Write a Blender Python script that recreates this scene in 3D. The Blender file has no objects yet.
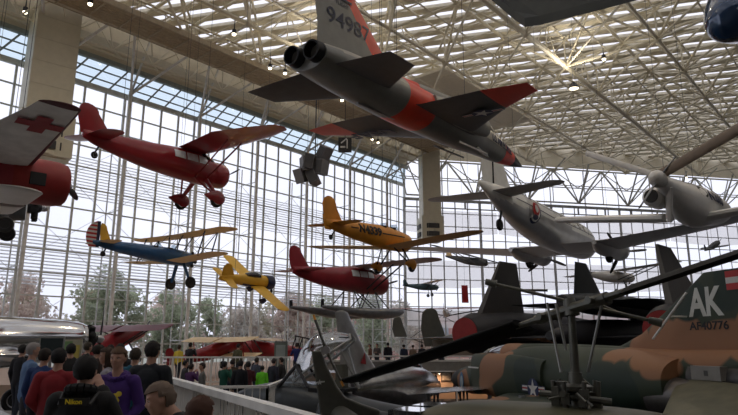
import bpy, bmesh, math, random
from mathutils import Vector, Matrix, Euler
random.seed(7)
PI = math.pi
SC = bpy.context.scene
COL = SC.collection
EYE = 1.6
FPX = 610.0
PITCH = math.atan(137.5 / FPX)
CP, SP = math.cos(PITCH), math.sin(PITCH)


def at(px, py, Y):
    """world point seen at pixel (px,py) of the photograph at forward distance Y"""
    u = (207.5 - py) / FPX
    r = (px - 369.0) / FPX
    fy = CP - u * SP
    fz = SP + u * CP
    return Vector((r * Y / fy, Y, EYE + fz * Y / fy))


# ------------------------------------------------------------------ materials
MATS = {}


def mat(name, col, rough=0.5, metal=0.0, var=0.12, scale=3.0, coat=0.0, emit=0.0, spec=0.5):
    if name in MATS:
        return MATS[name]
    m = bpy.data.materials.new(name)
    m.use_nodes = True
    nt = m.node_tree
    b = nt.nodes['Principled BSDF']
    b.inputs['Roughness'].default_value = rough
    b.inputs['Metallic'].default_value = metal
    b.inputs['Coat Weight'].default_value = coat
    b.inputs['Specular IOR Level'].default_value = spec
    tc = nt.nodes.new('ShaderNodeTexCoord')
    nz = nt.nodes.new('ShaderNodeTexNoise')
    nz.inputs['Scale'].default_value = scale
    nz.inputs['Detail'].default_value = 4
    nt.links.new(tc.outputs['Object'], nz.inputs['Vector'])
    rp = nt.nodes.new('ShaderNodeValToRGB')
    c = Vector(col)
    a = [max(0, v * (1 - var)) for v in c]
    d = [min(1, v * (1 + var)) for v in c]
    rp.color_ramp.elements[0].position = 0.3
    rp.color_ramp.elements[1].position = 0.7
    rp.color_ramp.elements[0].color = (*a, 1)
    rp.color_ramp.elements[1].color = (*d, 1)
    nt.links.new(nz.outputs['Fac'], rp.inputs['Fac'])
    nt.links.new(rp.outputs['Color'], b.inputs['Base Color'])
    if emit:
        b.inputs['Emission Color'].default_value = (*col, 1)
        b.inputs['Emission Strength'].default_value = emit
    MATS[name] = m
    return m


def glass(name, tint=(0.93, 0.95, 0.97), gloss=0.08):
    if name in MATS:
        return MATS[name]
    m = bpy.data.materials.new(name)
    m.use_nodes = True
    nt = m.node_tree
    nt.nodes.clear()
    o = nt.nodes.new('ShaderNodeOutputMaterial')
    t = nt.nodes.new('ShaderNodeBsdfTransparent')
    t.inputs['Color'].default_value = (*tint, 1)
    g = nt.nodes.new('ShaderNodeBsdfGlossy')
    g.inputs['Roughness'].default_value = 0.05
    mx = nt.nodes.new('ShaderNodeMixShader')
    mx.inputs[0].default_value = gloss
    nt.links.new(t.outputs[0], mx.inputs[1])
    nt.links.new(g.outputs[0], mx.inputs[2])
    nt.links.new(mx.outputs[0], o.inputs['Surface'])
    MATS[name] = m
    return m


def blob_mat(name, base, other, blobs, rough=0.6, third=None, tblobs=()):
    """two/three colour camouflage: patches (x,y,z,r) in object space with noisy edges"""
    m = bpy.data.materials.new(name)
    m.use_nodes = True
    nt = m.node_tree
    b = nt.nodes['Principled BSDF']
    b.inputs['Roughness'].default_value = rough
    tc = nt.nodes.new('ShaderNodeTexCoord')
    nz = nt.nodes.new('ShaderNodeTexNoise')
    nz.inputs['Scale'].default_value = 0.55
    nz.inputs['Detail'].default_value = .5
    nt.links.new(tc.outputs['Object'], nz.inputs['Vector'])
    sb = nt.nodes.new('ShaderNodeVectorMath'); sb.operation = 'SUBTRACT'
    sb.inputs[1].default_value = (.5, .5, .5)
    nt.links.new(nz.outputs['Color'], sb.inputs[0])
    sc = nt.nodes.new('ShaderNodeVectorMath'); sc.operation = 'SCALE'
    sc.inputs['Scale'].default_value = 1.3
    nt.links.new(sb.outputs[0], sc.inputs[0])
    ad = nt.nodes.new('ShaderNodeVectorMath'); ad.operation = 'ADD'
    nt.links.new(tc.outputs['Object'], ad.inputs[0]); nt.links.new(sc.outputs[0], ad.inputs[1])

    def field(bl):
        prev = None
        for (x, y, z, r) in bl:
            d = nt.nodes.new('ShaderNodeVectorMath'); d.operation = 'DISTANCE'
            d.inputs[1].default_value = (x, y, z)
            nt.links.new(ad.outputs[0], d.inputs[0])
            q = nt.nodes.new('ShaderNodeMath'); q.operation = 'SUBTRACT'
            nt.links.new(d.outputs['Value'], q.inputs[0]); q.inputs[1].default_value = r
            if prev is not None:
                mn = nt.nodes.new('ShaderNodeMath'); mn.operation = 'MINIMUM'
                nt.links.new(prev, mn.inputs[0]); nt.links.new(q.outputs[0], mn.inputs[1])
                prev = mn.outputs[0]
            else:
                prev = q.outputs[0]
        lt = nt.nodes.new('ShaderNodeMapRange')
        lt.inputs['From Min'].default_value = 0.04; lt.inputs['From Max'].default_value = -0.04
        nt.links.new(prev, lt.inputs['Value'])
        return lt.outputs[0]
    mx = nt.nodes.new('ShaderNodeMixRGB')
    mx.inputs[1].default_value = (*base, 1); mx.inputs[2].default_value = (*other, 1)
    nt.links.new(field(blobs), mx.inputs[0])
    out = mx.outputs[0]
    if third:
        m2 = nt.nodes.new('ShaderNodeMixRGB')
        nt.links.new(field(tblobs), m2.inputs[0]); nt.links.new(out, m2.inputs[1])
        m2.inputs[2].default_value = (*third, 1)
        out = m2.outputs[0]
    nt.links.new(out, b.inputs['Base Color'])
    return m


# ------------------------------------------------------------------ mesh helpers
class MB:
    """collects faces with material slots"""
    def __init__(self):
        self.v = []; self.f = []; self.m = []

    def add(self, vs, fs, mi=0):
        o = len(self.v)
        self.v += [tuple(v) for v in vs]
        self.f += [tuple(i + o for i in f) for f in fs]
        self.m += [mi] * len(fs) if isinstance(mi, int) else list(mi)
        return self

    def box(self, lo, hi, mi=0, M=None):
        x0, y0, z0 = lo; x1, y1, z1 = hi
        vs = [Vector(c) for c in ((x0, y0, z0), (x1, y0, z0), (x1, y1, z0), (x0, y1, z0), (x0, y0, z1), (x1, y0, z1), (x1, y1, z1), (x0, y1, z1))]
        if M is not None:
            vs = [M @ v for v in vs]
        return self.add(vs, [(0, 3, 2, 1), (4, 5, 6, 7), (0, 1, 5, 4), (1, 2, 6, 5), (2, 3, 7, 6), (3, 0, 4, 7)], mi)

    def tube(self, p1, p2, r1, r2=None, n=8, mi=0, cap=True, flat=1.0, up=None):
        p1 = Vector(p1); p2 = Vector(p2)
        r2 = r1 if r2 is None else r2
        d = (p2 - p1)
        if d.length < 1e-6:
            return self
        d.normalize()
        a = Vector(up) if up else (Vector((0, 0, 1)) if abs(d.z) < .9 else Vector((1, 0, 0)))
        s = d.cross(a).normalized(); t = s.cross(d)
        vs = []
        for p, r in ((p1, r1), (p2, r2)):
            for i in range(n):
                an = 2 * PI * (i + .5) / n
                vs.append(p + s * math.cos(an) * r * flat + t * math.sin(an) * r)
        fs = [(i, (i + 1) % n, n + (i + 1) % n, n + i) for i in range(n)]
        if cap:
            fs += [tuple(range(n - 1, -1, -1)), tuple(range(n, 2 * n))]
        return self.add(vs, fs, mi)

    def path(self, pts, r, n=8, mi=0):
        for a, b in zip(pts[:-1], pts[1:]):
            self.tube(a, b, r, n=n, mi=mi)
        return self

    def lathe(self, prof, c=(0, 0, 0), axis='x', n=24, mi=0, cap=True):
        """prof: list of (t, r) along axis"""
        c = Vector(c); vs = []
        for (t, r) in prof:
            for i in range(n):
                a = 2 * PI * i / n
                u, w = r * math.cos(a), r * math.sin(a)
                vs.append(c + (Vector((t, u, w)) if axis == 'x' else Vector((w, t, u)) if axis == 'y' else Vector((u, w, t))))
        fs = []; ms = []
        k = len(prof)
        for j in range(k - 1):
            for i in range(n):
                fs.append((j * n + i, j * n + (i + 1) % n, (j + 1) * n + (i + 1) % n, (j + 1) * n + i))
        if cap:
            fs.append(tuple(range(n - 1, -1, -1))); fs.append(tuple((k - 1) * n + i for i in range(n)))
        return self.add(vs, fs, mi)

    def prism(self, outline, t, origin=(0, 0, 0), ax=((1, 0, 0), (0, 0, 1)), mi=0):
        """extruded 2-D outline; ax gives the outline's axes; thickness t centred"""
        o = Vector(origin); a = Vector(ax[0]); b = Vector(ax[1]); nrm = a.cross(b).normalized()
        n = len(outline)
        vs = [o + a * x + b * y + nrm * t / 2 for x, y in outline] + [o + a * x + b * y - nrm * t / 2 for x, y in outline]
        fs = [tuple(range(n)), tuple(range(2 * n - 1, n - 1, -1))] + [(i, n + i, n + (i + 1) % n, (i + 1) % n) for i in range(n)]
        return self.add(vs, fs, mi)

    def build(self, name, mats, parent=None, smooth=False, fix=True):
        me = bpy.data.meshes.new(name)
        me.from_pydata(self.v, [], self.f)
        if not isinstance(mats, (list, tuple)):
            mats = [mats]
        for m in mats:
            me.materials.append(m)
        for p, mi in zip(me.polygons, self.m):
            p.material_index = mi
            p.use_smooth = smooth
        if fix:
            bm = bmesh.new(); bm.from_mesh(me)
            bmesh.ops.recalc_face_normals(bm, faces=bm.faces)
            bm.to_mesh(me); bm.free()
        if smooth:
            try:
                me.set_sharp_from_angle(angle=math.radians(38))
            except Exception:
                pass
        me.update()
        o = bpy.data.objects.new(name, me)
        COL.objects.link(o)
        if parent:
            o.parent = parent
        return o


def tag(o, label=None, cat=None, group=None, kind=None):
    if label: o['label'] = label
    if cat: o['category'] = cat
    if group: o['group'] = group
    if kind: o['kind'] = kind
    return o


def thing(name, label, cat, loc=(0, 0, 0), rot=(0, 0, 0), group=None, scale=1.0):
    """rot = (roll, pitch up, yaw) in degrees"""
    o = bpy.data.objects.new(name, None)
    COL.objects.link(o)
    o.empty_display_size = .3
    o.location = loc
    o.rotation_euler = (math.radians(rot[0]), -math.radians(rot[1]), math.radians(rot[2]))
    o.scale = (scale,) * 3
    return tag(o, label, cat, group)


def struct(o):
    o['kind'] = 'structure'
    return o


def copy_tree(o, parent=None):
    c = o.copy(); COL.objects.link(c)
    if parent: c.parent = parent
    for ch in list(o.children):
        copy_tree(ch, c)
    return c


def interp(st, x):
    st = sorted(st, key=lambda s: s[0])
    if x <= st[0][0]: return st[0]
    for a, b in zip(st[:-1], st[1:]):
        if a[0] <= x <= b[0]:
            t = (x - a[0]) / (b[0] - a[0])
            return tuple(p + (q - p) * t for p, q in zip(a, b))
    return st[-1]


def loft(mb, st, n=28, mi=0, sub=3, matfn=None, ex=2.0, yc=0.0):
    """st: (x, width, height, zc) along x; smooth (catmull) resample"""
    pts = [tuple(s[:4]) for s in st]
    full = []
    for i in range(len(pts) - 1):
        p0 = pts[max(i - 1, 0)]; p1 = pts[i]; p2 = pts[i + 1]; p3 = pts[min(i + 2, len(pts) - 1)]
        for k in range(sub):
            t = k / sub
            row = [p1[0] + (p2[0] - p1[0]) * t]
            for j in range(1, 4):
                d1 = p2[0] - p0[0]; d2 = p3[0] - p1[0]; L = p2[0] - p1[0]
                m1 = (p2[j] - p0[j]) / d1 * L if d1 else 0
                m2 = (p3[j] - p1[j]) / d2 * L if d2 else 0
                h = (2 * t**3 - 3 * t**2 + 1) * p1[j] + (t**3 - 2 * t**2 + t) * m1 + (-2 * t**3 + 3 * t**2) * p2[j] + (t**3 - t**2) * m2
                row.append(max(h, .005) if j < 3 else h)
            full.append(row)
    full.append(list(pts[-1]))
    vs = []
    for (x, w, h, z) in full:
        for i in range(n):
            a = 2 * PI * i / n
            c, s = math.cos(a), math.sin(a)
            c = math.copysign(abs(c) ** (2 / ex), c); s = math.copysign(abs(s) ** (2 / ex), s)
            vs.append((x, yc + w / 2 * c, z + h / 2 * s))
    fs = []; ms = []
    for j in range(len(full) - 1):
        for i in range(n):
            f = (j * n + i, j * n + (i + 1) % n, (j + 1) * n + (i + 1) % n, (j + 1) * n + i)
            fs.append(f)
            if matfn:
                c = sum((Vector(vs[q]) for q in f), Vector()) / 4
                ms.append(matfn(c))
            else:
                ms.append(mi)
    k = len(full)
    fs.append(tuple(range(n - 1, -1, -1))); fs.append(tuple((k - 1) * n + i for i in range(n)))
    ms += [ms[0], ms[-1]]
    return mb.add(vs, fs, ms)


PROF = [(0, 0), (.015, .3), (.06, .62), (.15, .88), (.3, 1), (.5, .88), (.75, .5), (1, .04)]


def foil(mb, secs, vertical=False, mi=0, matfn=None, y0=0.0):
    """secs: (x_le, chord, span_pos, height, thickness_m). span runs along y (or z when vertical)."""
    P = [(x, t) for x, t in PROF] + [(x, -t * .8) for x, t in reversed(PROF[1:])]
    n = len(P); vs = []
    for (xl, c, s, h, th) in secs:
        for (x, t) in P:
            if vertical:
                vs.append((xl - x * c, y0 + h + t * th / 2, s))
            else:
                vs.append((xl - x * c, s, h + t * th / 2))
    fs = []; ms = []
    for j in range(len(secs) - 1):
        for i in range(n):
            f = (j * n + i, j * n + (i + 1) % n, (j + 1) * n + (i + 1) % n, (j + 1) * n + i)
            fs.append(f)
            ms.append(matfn(sum((Vector(vs[q]) for q in f), Vector()) / 4) if matfn else mi)
    k = len(secs)
    fs.append(tuple(range(n - 1, -1, -1))); fs.append(tuple((k - 1) * n + i for i in range(n)))
    ms += [ms[0], ms[-1]]
    return mb.add(vs, fs, ms)


def round_tip(secs, r, steps=5, k=.5):
    """append shrinking sections of a rounded tip that is r long"""
    xl, c, s, h, th = secs[-1]
    p = secs[-2]
    sg = 1 if s >= p[2] else -1
    dh = (h - p[3]) / (s - p[2]) if s != p[2] else 0
    for i in range(1, steps + 1):
        a = (i / steps) * PI / 2 * .97
        cc = c * math.cos(a)
        ds = r * math.sin(a) * sg
        secs.append((xl - (c - cc) * k, cc, s + ds, h + dh * ds, th * max(math.cos(a), .12)))
    return secs


def surf_y(st, x, z, ex=2.0):
    s = interp(st, x)
    q = min(.98, abs((z - s[3]) / (s[2] / 2)))
    return s[1] / 2 * (1 - q ** ex) ** (1 / ex)


def text_mesh(txt, size, name, m, parent, origin, d, up, wrap=None, bold=0.0, width=None, depth=.004):
    """lettering lying on a surface: d = reading direction, up = letter up"""
    cu = bpy.data.curves.new(name, 'FONT')
    cu.body = txt; cu.size = size; cu.extrude = depth; cu.offset = bold
    cu.align_x = 'CENTER'; cu.align_y = 'CENTER'
    t = bpy.data.objects.new('tmp', cu); COL.objects.link(t)
    dg = bpy.context.evaluated_depsgraph_get(); dg.update()
    me = bpy.data.meshes.new_from_object(t.evaluated_get(dg))
    bpy.data.objects.remove(t)
    d = Vector(d).normalized(); up = Vector(up).normalized(); nn = d.cross(up)
    O = Vector(origin)
    sx = 1.0
    if width:
        xs = [v.co.x for v in me.vertices]
        sx = width / (max(xs) - min(xs))
    for v in me.vertices:
        p = O + d * v.co.x * sx + up * v.co.y + nn * v.co.z
        if wrap:
            p = Vector(wrap(p, v.co.z))
        v.co = p
    me.name = name
    me.materials.clear(); me.materials.append(m)
    o = bpy.data.objects.new(name, me); COL.objects.link(o); o.parent = parent
    return o


def fin_surf(secs, x, z):
    secs = sorted(secs, key=lambda s: s[2])
    for a, b in zip(secs[:-1], secs[1:]):
        if a[2] <= z <= b[2] or b is secs[-1]:
            t = max(0, min(1, (z - a[2]) / (b[2] - a[2])))
            xl, c, th = a[0] + (b[0] - a[0]) * t, a[1] + (b[1] - a[1]) * t, a[4] + (b[4] - a[4]) * t
            f = max(0, min(1, (xl - x) / c))
            for (p, q), (r, s) in zip(PROF[:-1], PROF[1:]):
                if p <= f <= r:
                    return (q + (s - q) * (f - p) / (r - p)) * th / 2
    return .03


def flat(name, polys, m, parent, origin, d, up, off=.012):
    """flat coloured marks: polys = list of (outline, material index)"""
    mb = MB()
    d = Vector(d).normalized(); up = Vector(up).normalized()
    for k, (ol, mi) in enumerate(polys):
        mb.prism(ol, .006, Vector(origin) + d.cross(up) * (off + .004 * mi), (d, up), mi)
    return mb.build(name, m, parent)


def star_pts(r, n=5, inner=.38, rot=PI / 2):
    return [((r if i % 2 == 0 else r * inner) * math.cos(rot + i * PI / n), (r if i % 2 == 0 else r * inner) * math.sin(rot + i * PI / n)) for i in range(2 * n)]


def circ(r, n=28):
    return [(r * math.cos(2 * PI * i / n), r * math.sin(2 * PI * i / n)) for i in range(n)]


def rect(x0, y0, x1, y1):
    return [(x0, y0), (x1, y0), (x1, y1), (x0, y1)]


def insignia(parent, origin, d, up, r, ms, bars=True):
    """white star on a blue disc with white bars; ms = [blue, white, red]"""
    P = []
    if bars:
        P.append((rect(-2.1 * r, -.32 * r, 2.1 * r, .32 * r), 0))
        P.append((rect(-2.0 * r, -.24 * r, 2.0 * r, .24 * r), 1))
        P.append((rect(-1.98 * r, -.08 * r, 1.98 * r, .08 * r), 2))
    o = Vector(origin)
    flat('insignia_bars', [(a, b) for a, b in P], ms, parent, o, d, up, .010) if bars else None
    flat('star_insignia', [(circ(r * 1.0), 0), (star_pts(r * .95), 1)], ms, parent, o, d, up, .022)


def wheel(parent, c, r, w, rub, hub, name='wheel'):
    mb = MB()
    prof = [(-w / 2, r * .62), (-w / 2, r * .85), (-w * .3, r * .97), (0, r), (w * .3, r * .97), (w / 2, r * .85), (w / 2, r * .62)]
    mb.lathe(prof, c, 'y', 24, 0)
    mb.lathe([(-w * .35, r * .3), (-w * .56, r * .6), (w * .56, r * .6), (w * .35, r * .3)], c, 'y', 20, 1)
    return mb.build(name, [rub, hub], parent, True)


def propeller(parent, c, R, n, m, hubm, ang=20, chord=.16, hub_r=.14, spin=.0, tip=None):
    root = MB().lathe([(-.1, hub_r), (0, hub_r), (.08 + spin * .4, hub_r * .8), (.14 + spin, hub_r * .2)], (0, 0, 0), 'x', 16).build('propeller', hubm, parent, True)
    root.location = c
    for k in range(n):
        a = math.radians(ang + 360 / n * k)
        mb = MB()
        secs = []
        for i, t in enumerate((.05, .15, .3, .5, .7, .88, .97, 1.0)):
            cc = chord * (.45, .6, .9, 1.05, .95, .75, .5, .2)[i]
            tw = math.radians(60 - 42 * t)
            secs.append((t * R, cc, tw))
        vs = []; fs = []
        for (r, cc, tw) in secs:
            for (u, w) in ((-.5, 0), (0, .12), (.5, 0), (0, -.12)):
                x = u * cc * math.sin(tw) + w * cc * math.cos(tw)
                y = u * cc * math.cos(tw) - w * cc * math.sin(tw)
                yy = y * math.cos(a) - r * math.sin(a)
                zz = y * math.sin(a) + r * math.cos(a)
                vs.append((x, yy, zz))
        ms = []
        for j in range(len(secs) - 1):
            for i in range(4):
                fs.append((j * 4 + i, j * 4 + (i + 1) % 4, (j + 1) * 4 + (i + 1) % 4, (j + 1) * 4 + i)); ms.append(1 if (tip and j >= 5) else 0)
        fs += [(3, 2, 1, 0), tuple(len(vs) - 4 + i for i in range(4))]; ms += [0, 1 if tip else 0]
        mb.add(vs, fs, ms)
        mb.build('propeller_blade', [m, tip or m], root, True)
    return root


def radial_engine(parent, c, R, m, n=9):
    mb = MB()
    mb.lathe([(-.25, R * .4), (0, R * .42), (.18, R * .3), (.3, R * .16)], c, 'x', 18)
    c = Vector(c)
    for k in range(n):
        a = 2 * PI * k / n
        d = Vector((0, math.cos(a), math.sin(a)))
        mb.tube(c + d * R * .3, c + d * R * .95, R * .17, R * .15, 10)
        for j in range(5):
            q = c + d * R * (.42 + .11 * j)
            mb.tube(q, q + d * R * .03, R * .21, n=10)
        mb.tube(c + d * R * .35 + Vector((.12, 0, 0)), c + d * R * .9 + Vector((.1, 0, 0)), R * .03, n=5)
    return mb.build('radial_engine', m, parent, True)
# ================================================================== the hall
UX, UY = math.sin(math.radians(40.8)), math.cos(math.radians(40.8))


def W(u, p, z):
    return Vector((UX * u - UY * p, UY * u + UX * p, z))


cream = mat('roof_cream', (.72, .65, .50), .55, var=.05)
cream2 = mat('roof_steel', (.74, .68, .53), .5, var=.06)
deckm = mat('roof_deck', (.64, .58, .45), .6, var=.08)
wallm = mat('plaster', (.22, .20, .17), .8)
mull = mat('mullion_grey', (.60, .63, .62), .45, .2)
mulw = mat('column_white', (.72, .72, .70), .4)
carpet = mat('carpet_grey', (.05, .048, .05), .9, var=.25, scale=8)
floorg = mat('floor_light', (.20, .19, .18), .7, var=.15)
cream_d = mat('duct_cream', (.66, .62, .49), .5, var=.04)
brownm = mat('catwalk_brown', (.38, .29, .18), .7)
win_glass = glass('window_glass', (.95, .97, 1.0), .05)
blue_glass = glass('blue_glass', (.66, .78, .86), .08)

CX, CY = 4.86, 82.2
EA = math.radians(12)


def EW(s, off, z):
    return Vector((CX + math.cos(EA) * s - math.sin(EA) * -off, CY + math.sin(EA) * s + math.cos(EA) * off * -1 * -1, z)) if False else Vector((CX + math.cos(EA) * s - math.sin(EA) * off, CY + math.sin(EA) * s + math.cos(EA) * off, z))


def obox(mb, a, b, w, d, mi=0):
    """beam from a to b: w horizontal width, d depth (vertical-ish)"""
    a = Vector(a); b = Vector(b); t = (b - a).normalized()
    up = Vector((0, 0, 1)) if abs(t.z) < .9 else Vector((UX, UY, 0))
    s = t.cross(up).normalized(); v = s.cross(t)
    vs = [p + s * sx * w / 2 + v * sv * d / 2 for p in (a, b) for sx, sv in ((-1, -1), (1, -1), (1, 1), (-1, 1))]
    mb.add(vs, [(0, 1, 2, 3), (7, 6, 5, 4), (0, 4, 5, 1), (1, 5, 6, 2), (2, 6, 7, 3), (3, 7, 4, 0)], mi)


TOPL = 23.3
U0, U1 = -42.0, 65.4
ZB = -1.7
rows = [TOPL - 1.8 * k for k in range(14) if TOPL - 1.8 * k > ZB]
# glass wall on the left
mb = MB()
nv = int((U1 - U0) / 1.8)
for k in range(nv + 2):
    u = 24.5 + 1.8 * (k - 37)
    if u < U0 or u > U1: continue
    obox(mb, W(u, 50, ZB), W(u, 50, TOPL), .11, .18)
for z in rows:
    obox(mb, W(U0, 50, z), W(U1, 50, z), .16, .10)
obox(mb, W(U0, 49.95, TOPL), W(U1, 49.95, TOPL), .34, .42)
obox(mb, W(U0, 50, ZB + .15), W(U1, 50, ZB + .15), .3, .3)
obox(mb, W(U1, 50, ZB), W(U1, 50, 27), .25, .25)
struct(mb.build('wall_left', mull))
mb = MB(); mb.add([W(U0, 50.12, ZB), W(U1, 50.12, ZB), W(U1, 50.12, TOPL), W(U0, 50.12, TOPL)], [(0, 1, 2, 3)])
struct(mb.build('window_1', win_glass, fix=False))
# blue sloping lattice strip above
ZT = 25.7
mb = MB()
for z in (24.1, 24.9):
    obox(mb, W(U0, 50 - (z - TOPL) * .12, z), W(U1, 50 - (z - TOPL) * .12, z), .1, .1)
for k in range(60):
    u = U0 + 1.8 * k
    if u + 1.6 < U1:
        obox(mb, W(u, 50, TOPL), W(u + 1.6, 49.5, ZT), .1, .14)
obox(mb, W(U0, 49.4, ZT), W(U1, 49.4, ZT), .4, .4)
struct(mb.build('trim_1', mat('lattice_grey', (.33, .38, .38), .5)))
mb = MB(); mb.add([W(U0, 50.1, TOPL), W(U1, 50.1, TOPL), W(U1, 49.6, ZT), W(U0, 49.6, ZT)], [(0, 1, 2, 3)])
struct(mb.build('window_2', blue_glass, fix=False))
# white columns and thin bracing behind the glass
mb = MB()
k = -8
while 24.5 + 7.2 * k < U1:
    u = 24.5 + 7.2 * k
    if u > U0:
        mb.tube(W(u, 49.1, ZB), W(u, 49.1, TOPL + .3), .17, n=12)
        mb.tube(W(u, 51.6, ZB), W(u, 51.6, 20), .06, n=8)
        for j, z in enumerate((2, 7.4, 12.8)):
            mb.tube(W(u, 51.6, z), W(u + 7.2, 51.6, z + 5.4), .022, n=4)
            mb.tube(W(u + 7.2, 51.6, z), W(u, 51.6, z + 5.4), .022, n=4)
        for z in (2, 7.4, 12.8, 18.2):
            mb.tube(W(u, 49.1, z), W(u, 51.6, z), .05, n=5)
        # struts from column head up to the space frame
        mb.tube(W(u, 49.1, TOPL), W(u + 2.5, 44.3, 26.4), .12, n=6)
        mb.tube(W(u, 49.1, TOPL), W(u - 2.5, 44.3, 26.4), .12, n=6)
        mb.tube(W(u, 49.1, TOPL), W(u, 46.5, 27.6), .10, n=6)
    k += 1
struct(mb.build('trim_2', mulw, smooth=True))
# outside sun louvres in two bands
mb = MB()
for z0, z1 in ((6.3, 10.6), (14.0, 17.6)):
    z = z0
    while z < z1:
        mb.add([W(U0, 52.2, z), W(U1, 52.2, z), W(U1, 52.2, z + .10), W(U0, 52.2, z + .10), W(U0, 52.24, z + .01), W(U1, 52.24, z + .01), W(U1, 52.24, z + .11), W(U0, 52.24, z + .11)],
               [(0, 1, 2, 3), (7, 6, 5, 4), (0, 4, 5, 1), (3, 2, 6, 7)])
        z += .27
struct(mb.build('trim_3', mat('louvre_grey', (.95, .95, .96), .6)))

# ---- end wall
mb = MB()
EL = 84
ETOP = 27.0
k = 0
while 1.85 * k < EL:
    s = 1.85 * k
    thick = .26 if k % 6 == 0 else .10
    obox(mb, EW(s, 0, ZB), EW(s, 0, 21.4), thick, .16 if k % 6 else .3)
    if k % 3 == 0: obox(mb, EW(s, 0, 21.4), EW(s, 0, ETOP), .1, .12)
    k += 1
z = 21.4
while z > ZB:
    obox(mb, EW(0, 0, z), EW(EL, 0, z), .14, .10)
    z -= 1.85
obox(mb, EW(0, -.05, 21.4), EW(EL, -.05, 21.4), .4, .34)
obox(mb, EW(0, -.05, 20.3), EW(EL, -.05, 20.3), .2, .14)
for q in range(0, 20):
    obox(mb, EW(.1 + 4.4 * q, -.05, 21.4), EW(.1 + 4.4 * q, -.05, 20.3), .2, .2)
obox(mb, EW(0, 0, 24.3), EW(EL, 0, 24.3), .12, .12)
struct(mb.build('wall_end', mat('mullion_end', (.40, .40, .39), .5)))
mb = MB(); mb.add([EW(0, .15, ZB), EW(EL, .15, ZB), EW(EL, .15, ETOP + 1), EW(0, .15, ETOP + 1)], [(0, 1, 2, 3)])
struct(mb.build('window_3', win_glass, fix=False))
# truss band standing in front of the high glazing
mb = MB()
for k in range(-1, 11):
    s = 2 + 8 * k
    if s > EL - 4: break
    a = EW(max(s, 0), -1.2, 21.7)
    mb.tube(EW(max(s, 0), -1.2, 21.7), EW(s + 8, -1.2, 21.7), .12, n=6)
    for ds, r in ((-4, .14), (-2, .09), (0, .12), (2, .09), (4, .14)):
        if s + ds < 0: continue
        mb.tube(a, EW(s + ds, -1.2 if ds else -4.5, 26.7), r, n=6)
    mb.tube(EW(max(s - 3, 0), -1.2, 24.3), EW(s + 5, -1.2, 24.3), .07, n=5)
    mb.tube(EW(max(s - 4, 0), -1.2, 26.7), EW(s + 4, -1.2, 26.7), .12, n=6)
    mb.tube(a, EW(s + 3, -7, 26.6), .09, n=5)
    mb.tube(EW(s + 4, -1.2, 26.7), EW(s + 8, -1.2, 24.0), .07, n=5)
    mb.tube(EW(s + 4, -1.2, 26.7), EW(max(s, 0), -1.2, 24.0), .07, n=5)
    mb.tube(EW(s + 4, -1.2, 26.7), EW(s + 4, -1.2, 21.7), .07, n=5)
struct(mb.build('trim_4', mat('truss_pale', (.55, .54, .48), .5), smooth=True))
# pale sun blinds across some rows of the end wall
blindm = mat('sun_blind', (.86, .81, .78), .8, var=.05, scale=.3)
def add_trans(m, w, k=1.0):
    nt = m.node_tree; b = nt.nodes['Principled BSDF']; o = nt.nodes['Material Output']
    t = nt.nodes.new('ShaderNodeBsdfTranslucent'); mx = nt.nodes.new('ShaderNodeMixShader'); mx.inputs[0].default_value = w
    src = b.inputs['Base Color'].links[0].from_socket
    nt.links.new(src, t.inputs[0]); nt.links.new(b.outputs[0], mx.inputs[1]); nt.links.new(t.outputs[0], mx.inputs[2]); nt.links.new(mx.outputs[0], o.inputs['Surface'])
add_trans(blindm, .85)
def add_clear(m, w):
    nt = m.node_tree; o = nt.nodes['Material Output']; src = o.inputs['Surface'].links[0].from_socket
    t = nt.nodes.new('ShaderNodeBsdfTransparent'); mx = nt.nodes.new('ShaderNodeMixShader'); mx.inputs[0].default_value = w
    nt.links.new(src, mx.inputs[1]); nt.links.new(t.outputs[0], mx.inputs[2]); nt.links.new(mx.outputs[0], o.inputs['Surface'])
add_clear(blindm, .38)
add_trans(MATS['louvre_grey'], .75)
for (za, zb) in ((17.0, 20.1), (9.6, 13.0), (4.2, 6.4)):
    mb = MB()
    for k in range(6):
        s0 = 14 * k + .1
        n = 12
        for i in range(n):
            sa, sb = s0 + 13.8 * i / n, s0 + 13.8 * (i + 1) / n
            sag = lambda s: .35 * math.sin((s - s0) / 13.8 * PI)
            mb.add([EW(sa, .6 + sag(sa), za - sag(sa)), EW(sb, .6 + sag(sb), za - sag(sb)), EW(sb, .6, zb), EW(sa, .6, zb)], [(0, 1, 2, 3)])
    struct(mb.build('trim_5', blindm, fix=False))

# ---- opaque walls out of view, added to shut out sky light
mb = MB()
mb.box((72, -14, ZB), (73, 102, 30)); struct(mb.build('wall_right', wallm))
mb = MB()
mb.box((-66, -15, ZB), (73, -14, 30)); struct(mb.build('wall_back', wallm))

# ---- floors on three levels
mb = MB(); mb.add([(-70, -15, -1.7), (73, -15, -1.7), (73, 100, -1.7), (-25, 100, -1.7), (-66, 20, -1.7)], [(0, 1, 2, 3, 4)])
struct(mb.build('floor', carpet, fix=False))


def slab(name, pts, z, zb, m):
    mb = MB(); n = len(pts)
    mb.add([(x, y, z) for x, y in pts] + [(x, y, zb) for x, y in pts], [tuple(range(n)), tuple(range(2 * n - 1, n - 1, -1))] + [(i, i + n, (i + 1) % n + n, (i + 1) % n) for i in range(n)])
    o = mb.build(name, m); return struct(o)


slab('floor_platform', [(-62, -14), (1.0, -14), (.75, 2.2), (-.5, 4.5), (-2.9, 9.2), (-6.4, 16.0), (-20, 16.0), (-50, 14)], 0, -1.69, floorg)
slab('floor_ramp', [(-24, 16.02), (-6.4, 16.02), (-2.6, 16.8), (-2.6, 25.98), (-24, 25.98)], -.6, -1.69, floorg)
slab('floor_gallery', [(-38, 26), (-3.2, 26), (-3.2, 40.0), (16, 40.0), (16, 78), (0, 78), (-34, 36)], 0, -1.69, mat('gallery_wall', (.42, .30, .22), .7, var=.1))

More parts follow.
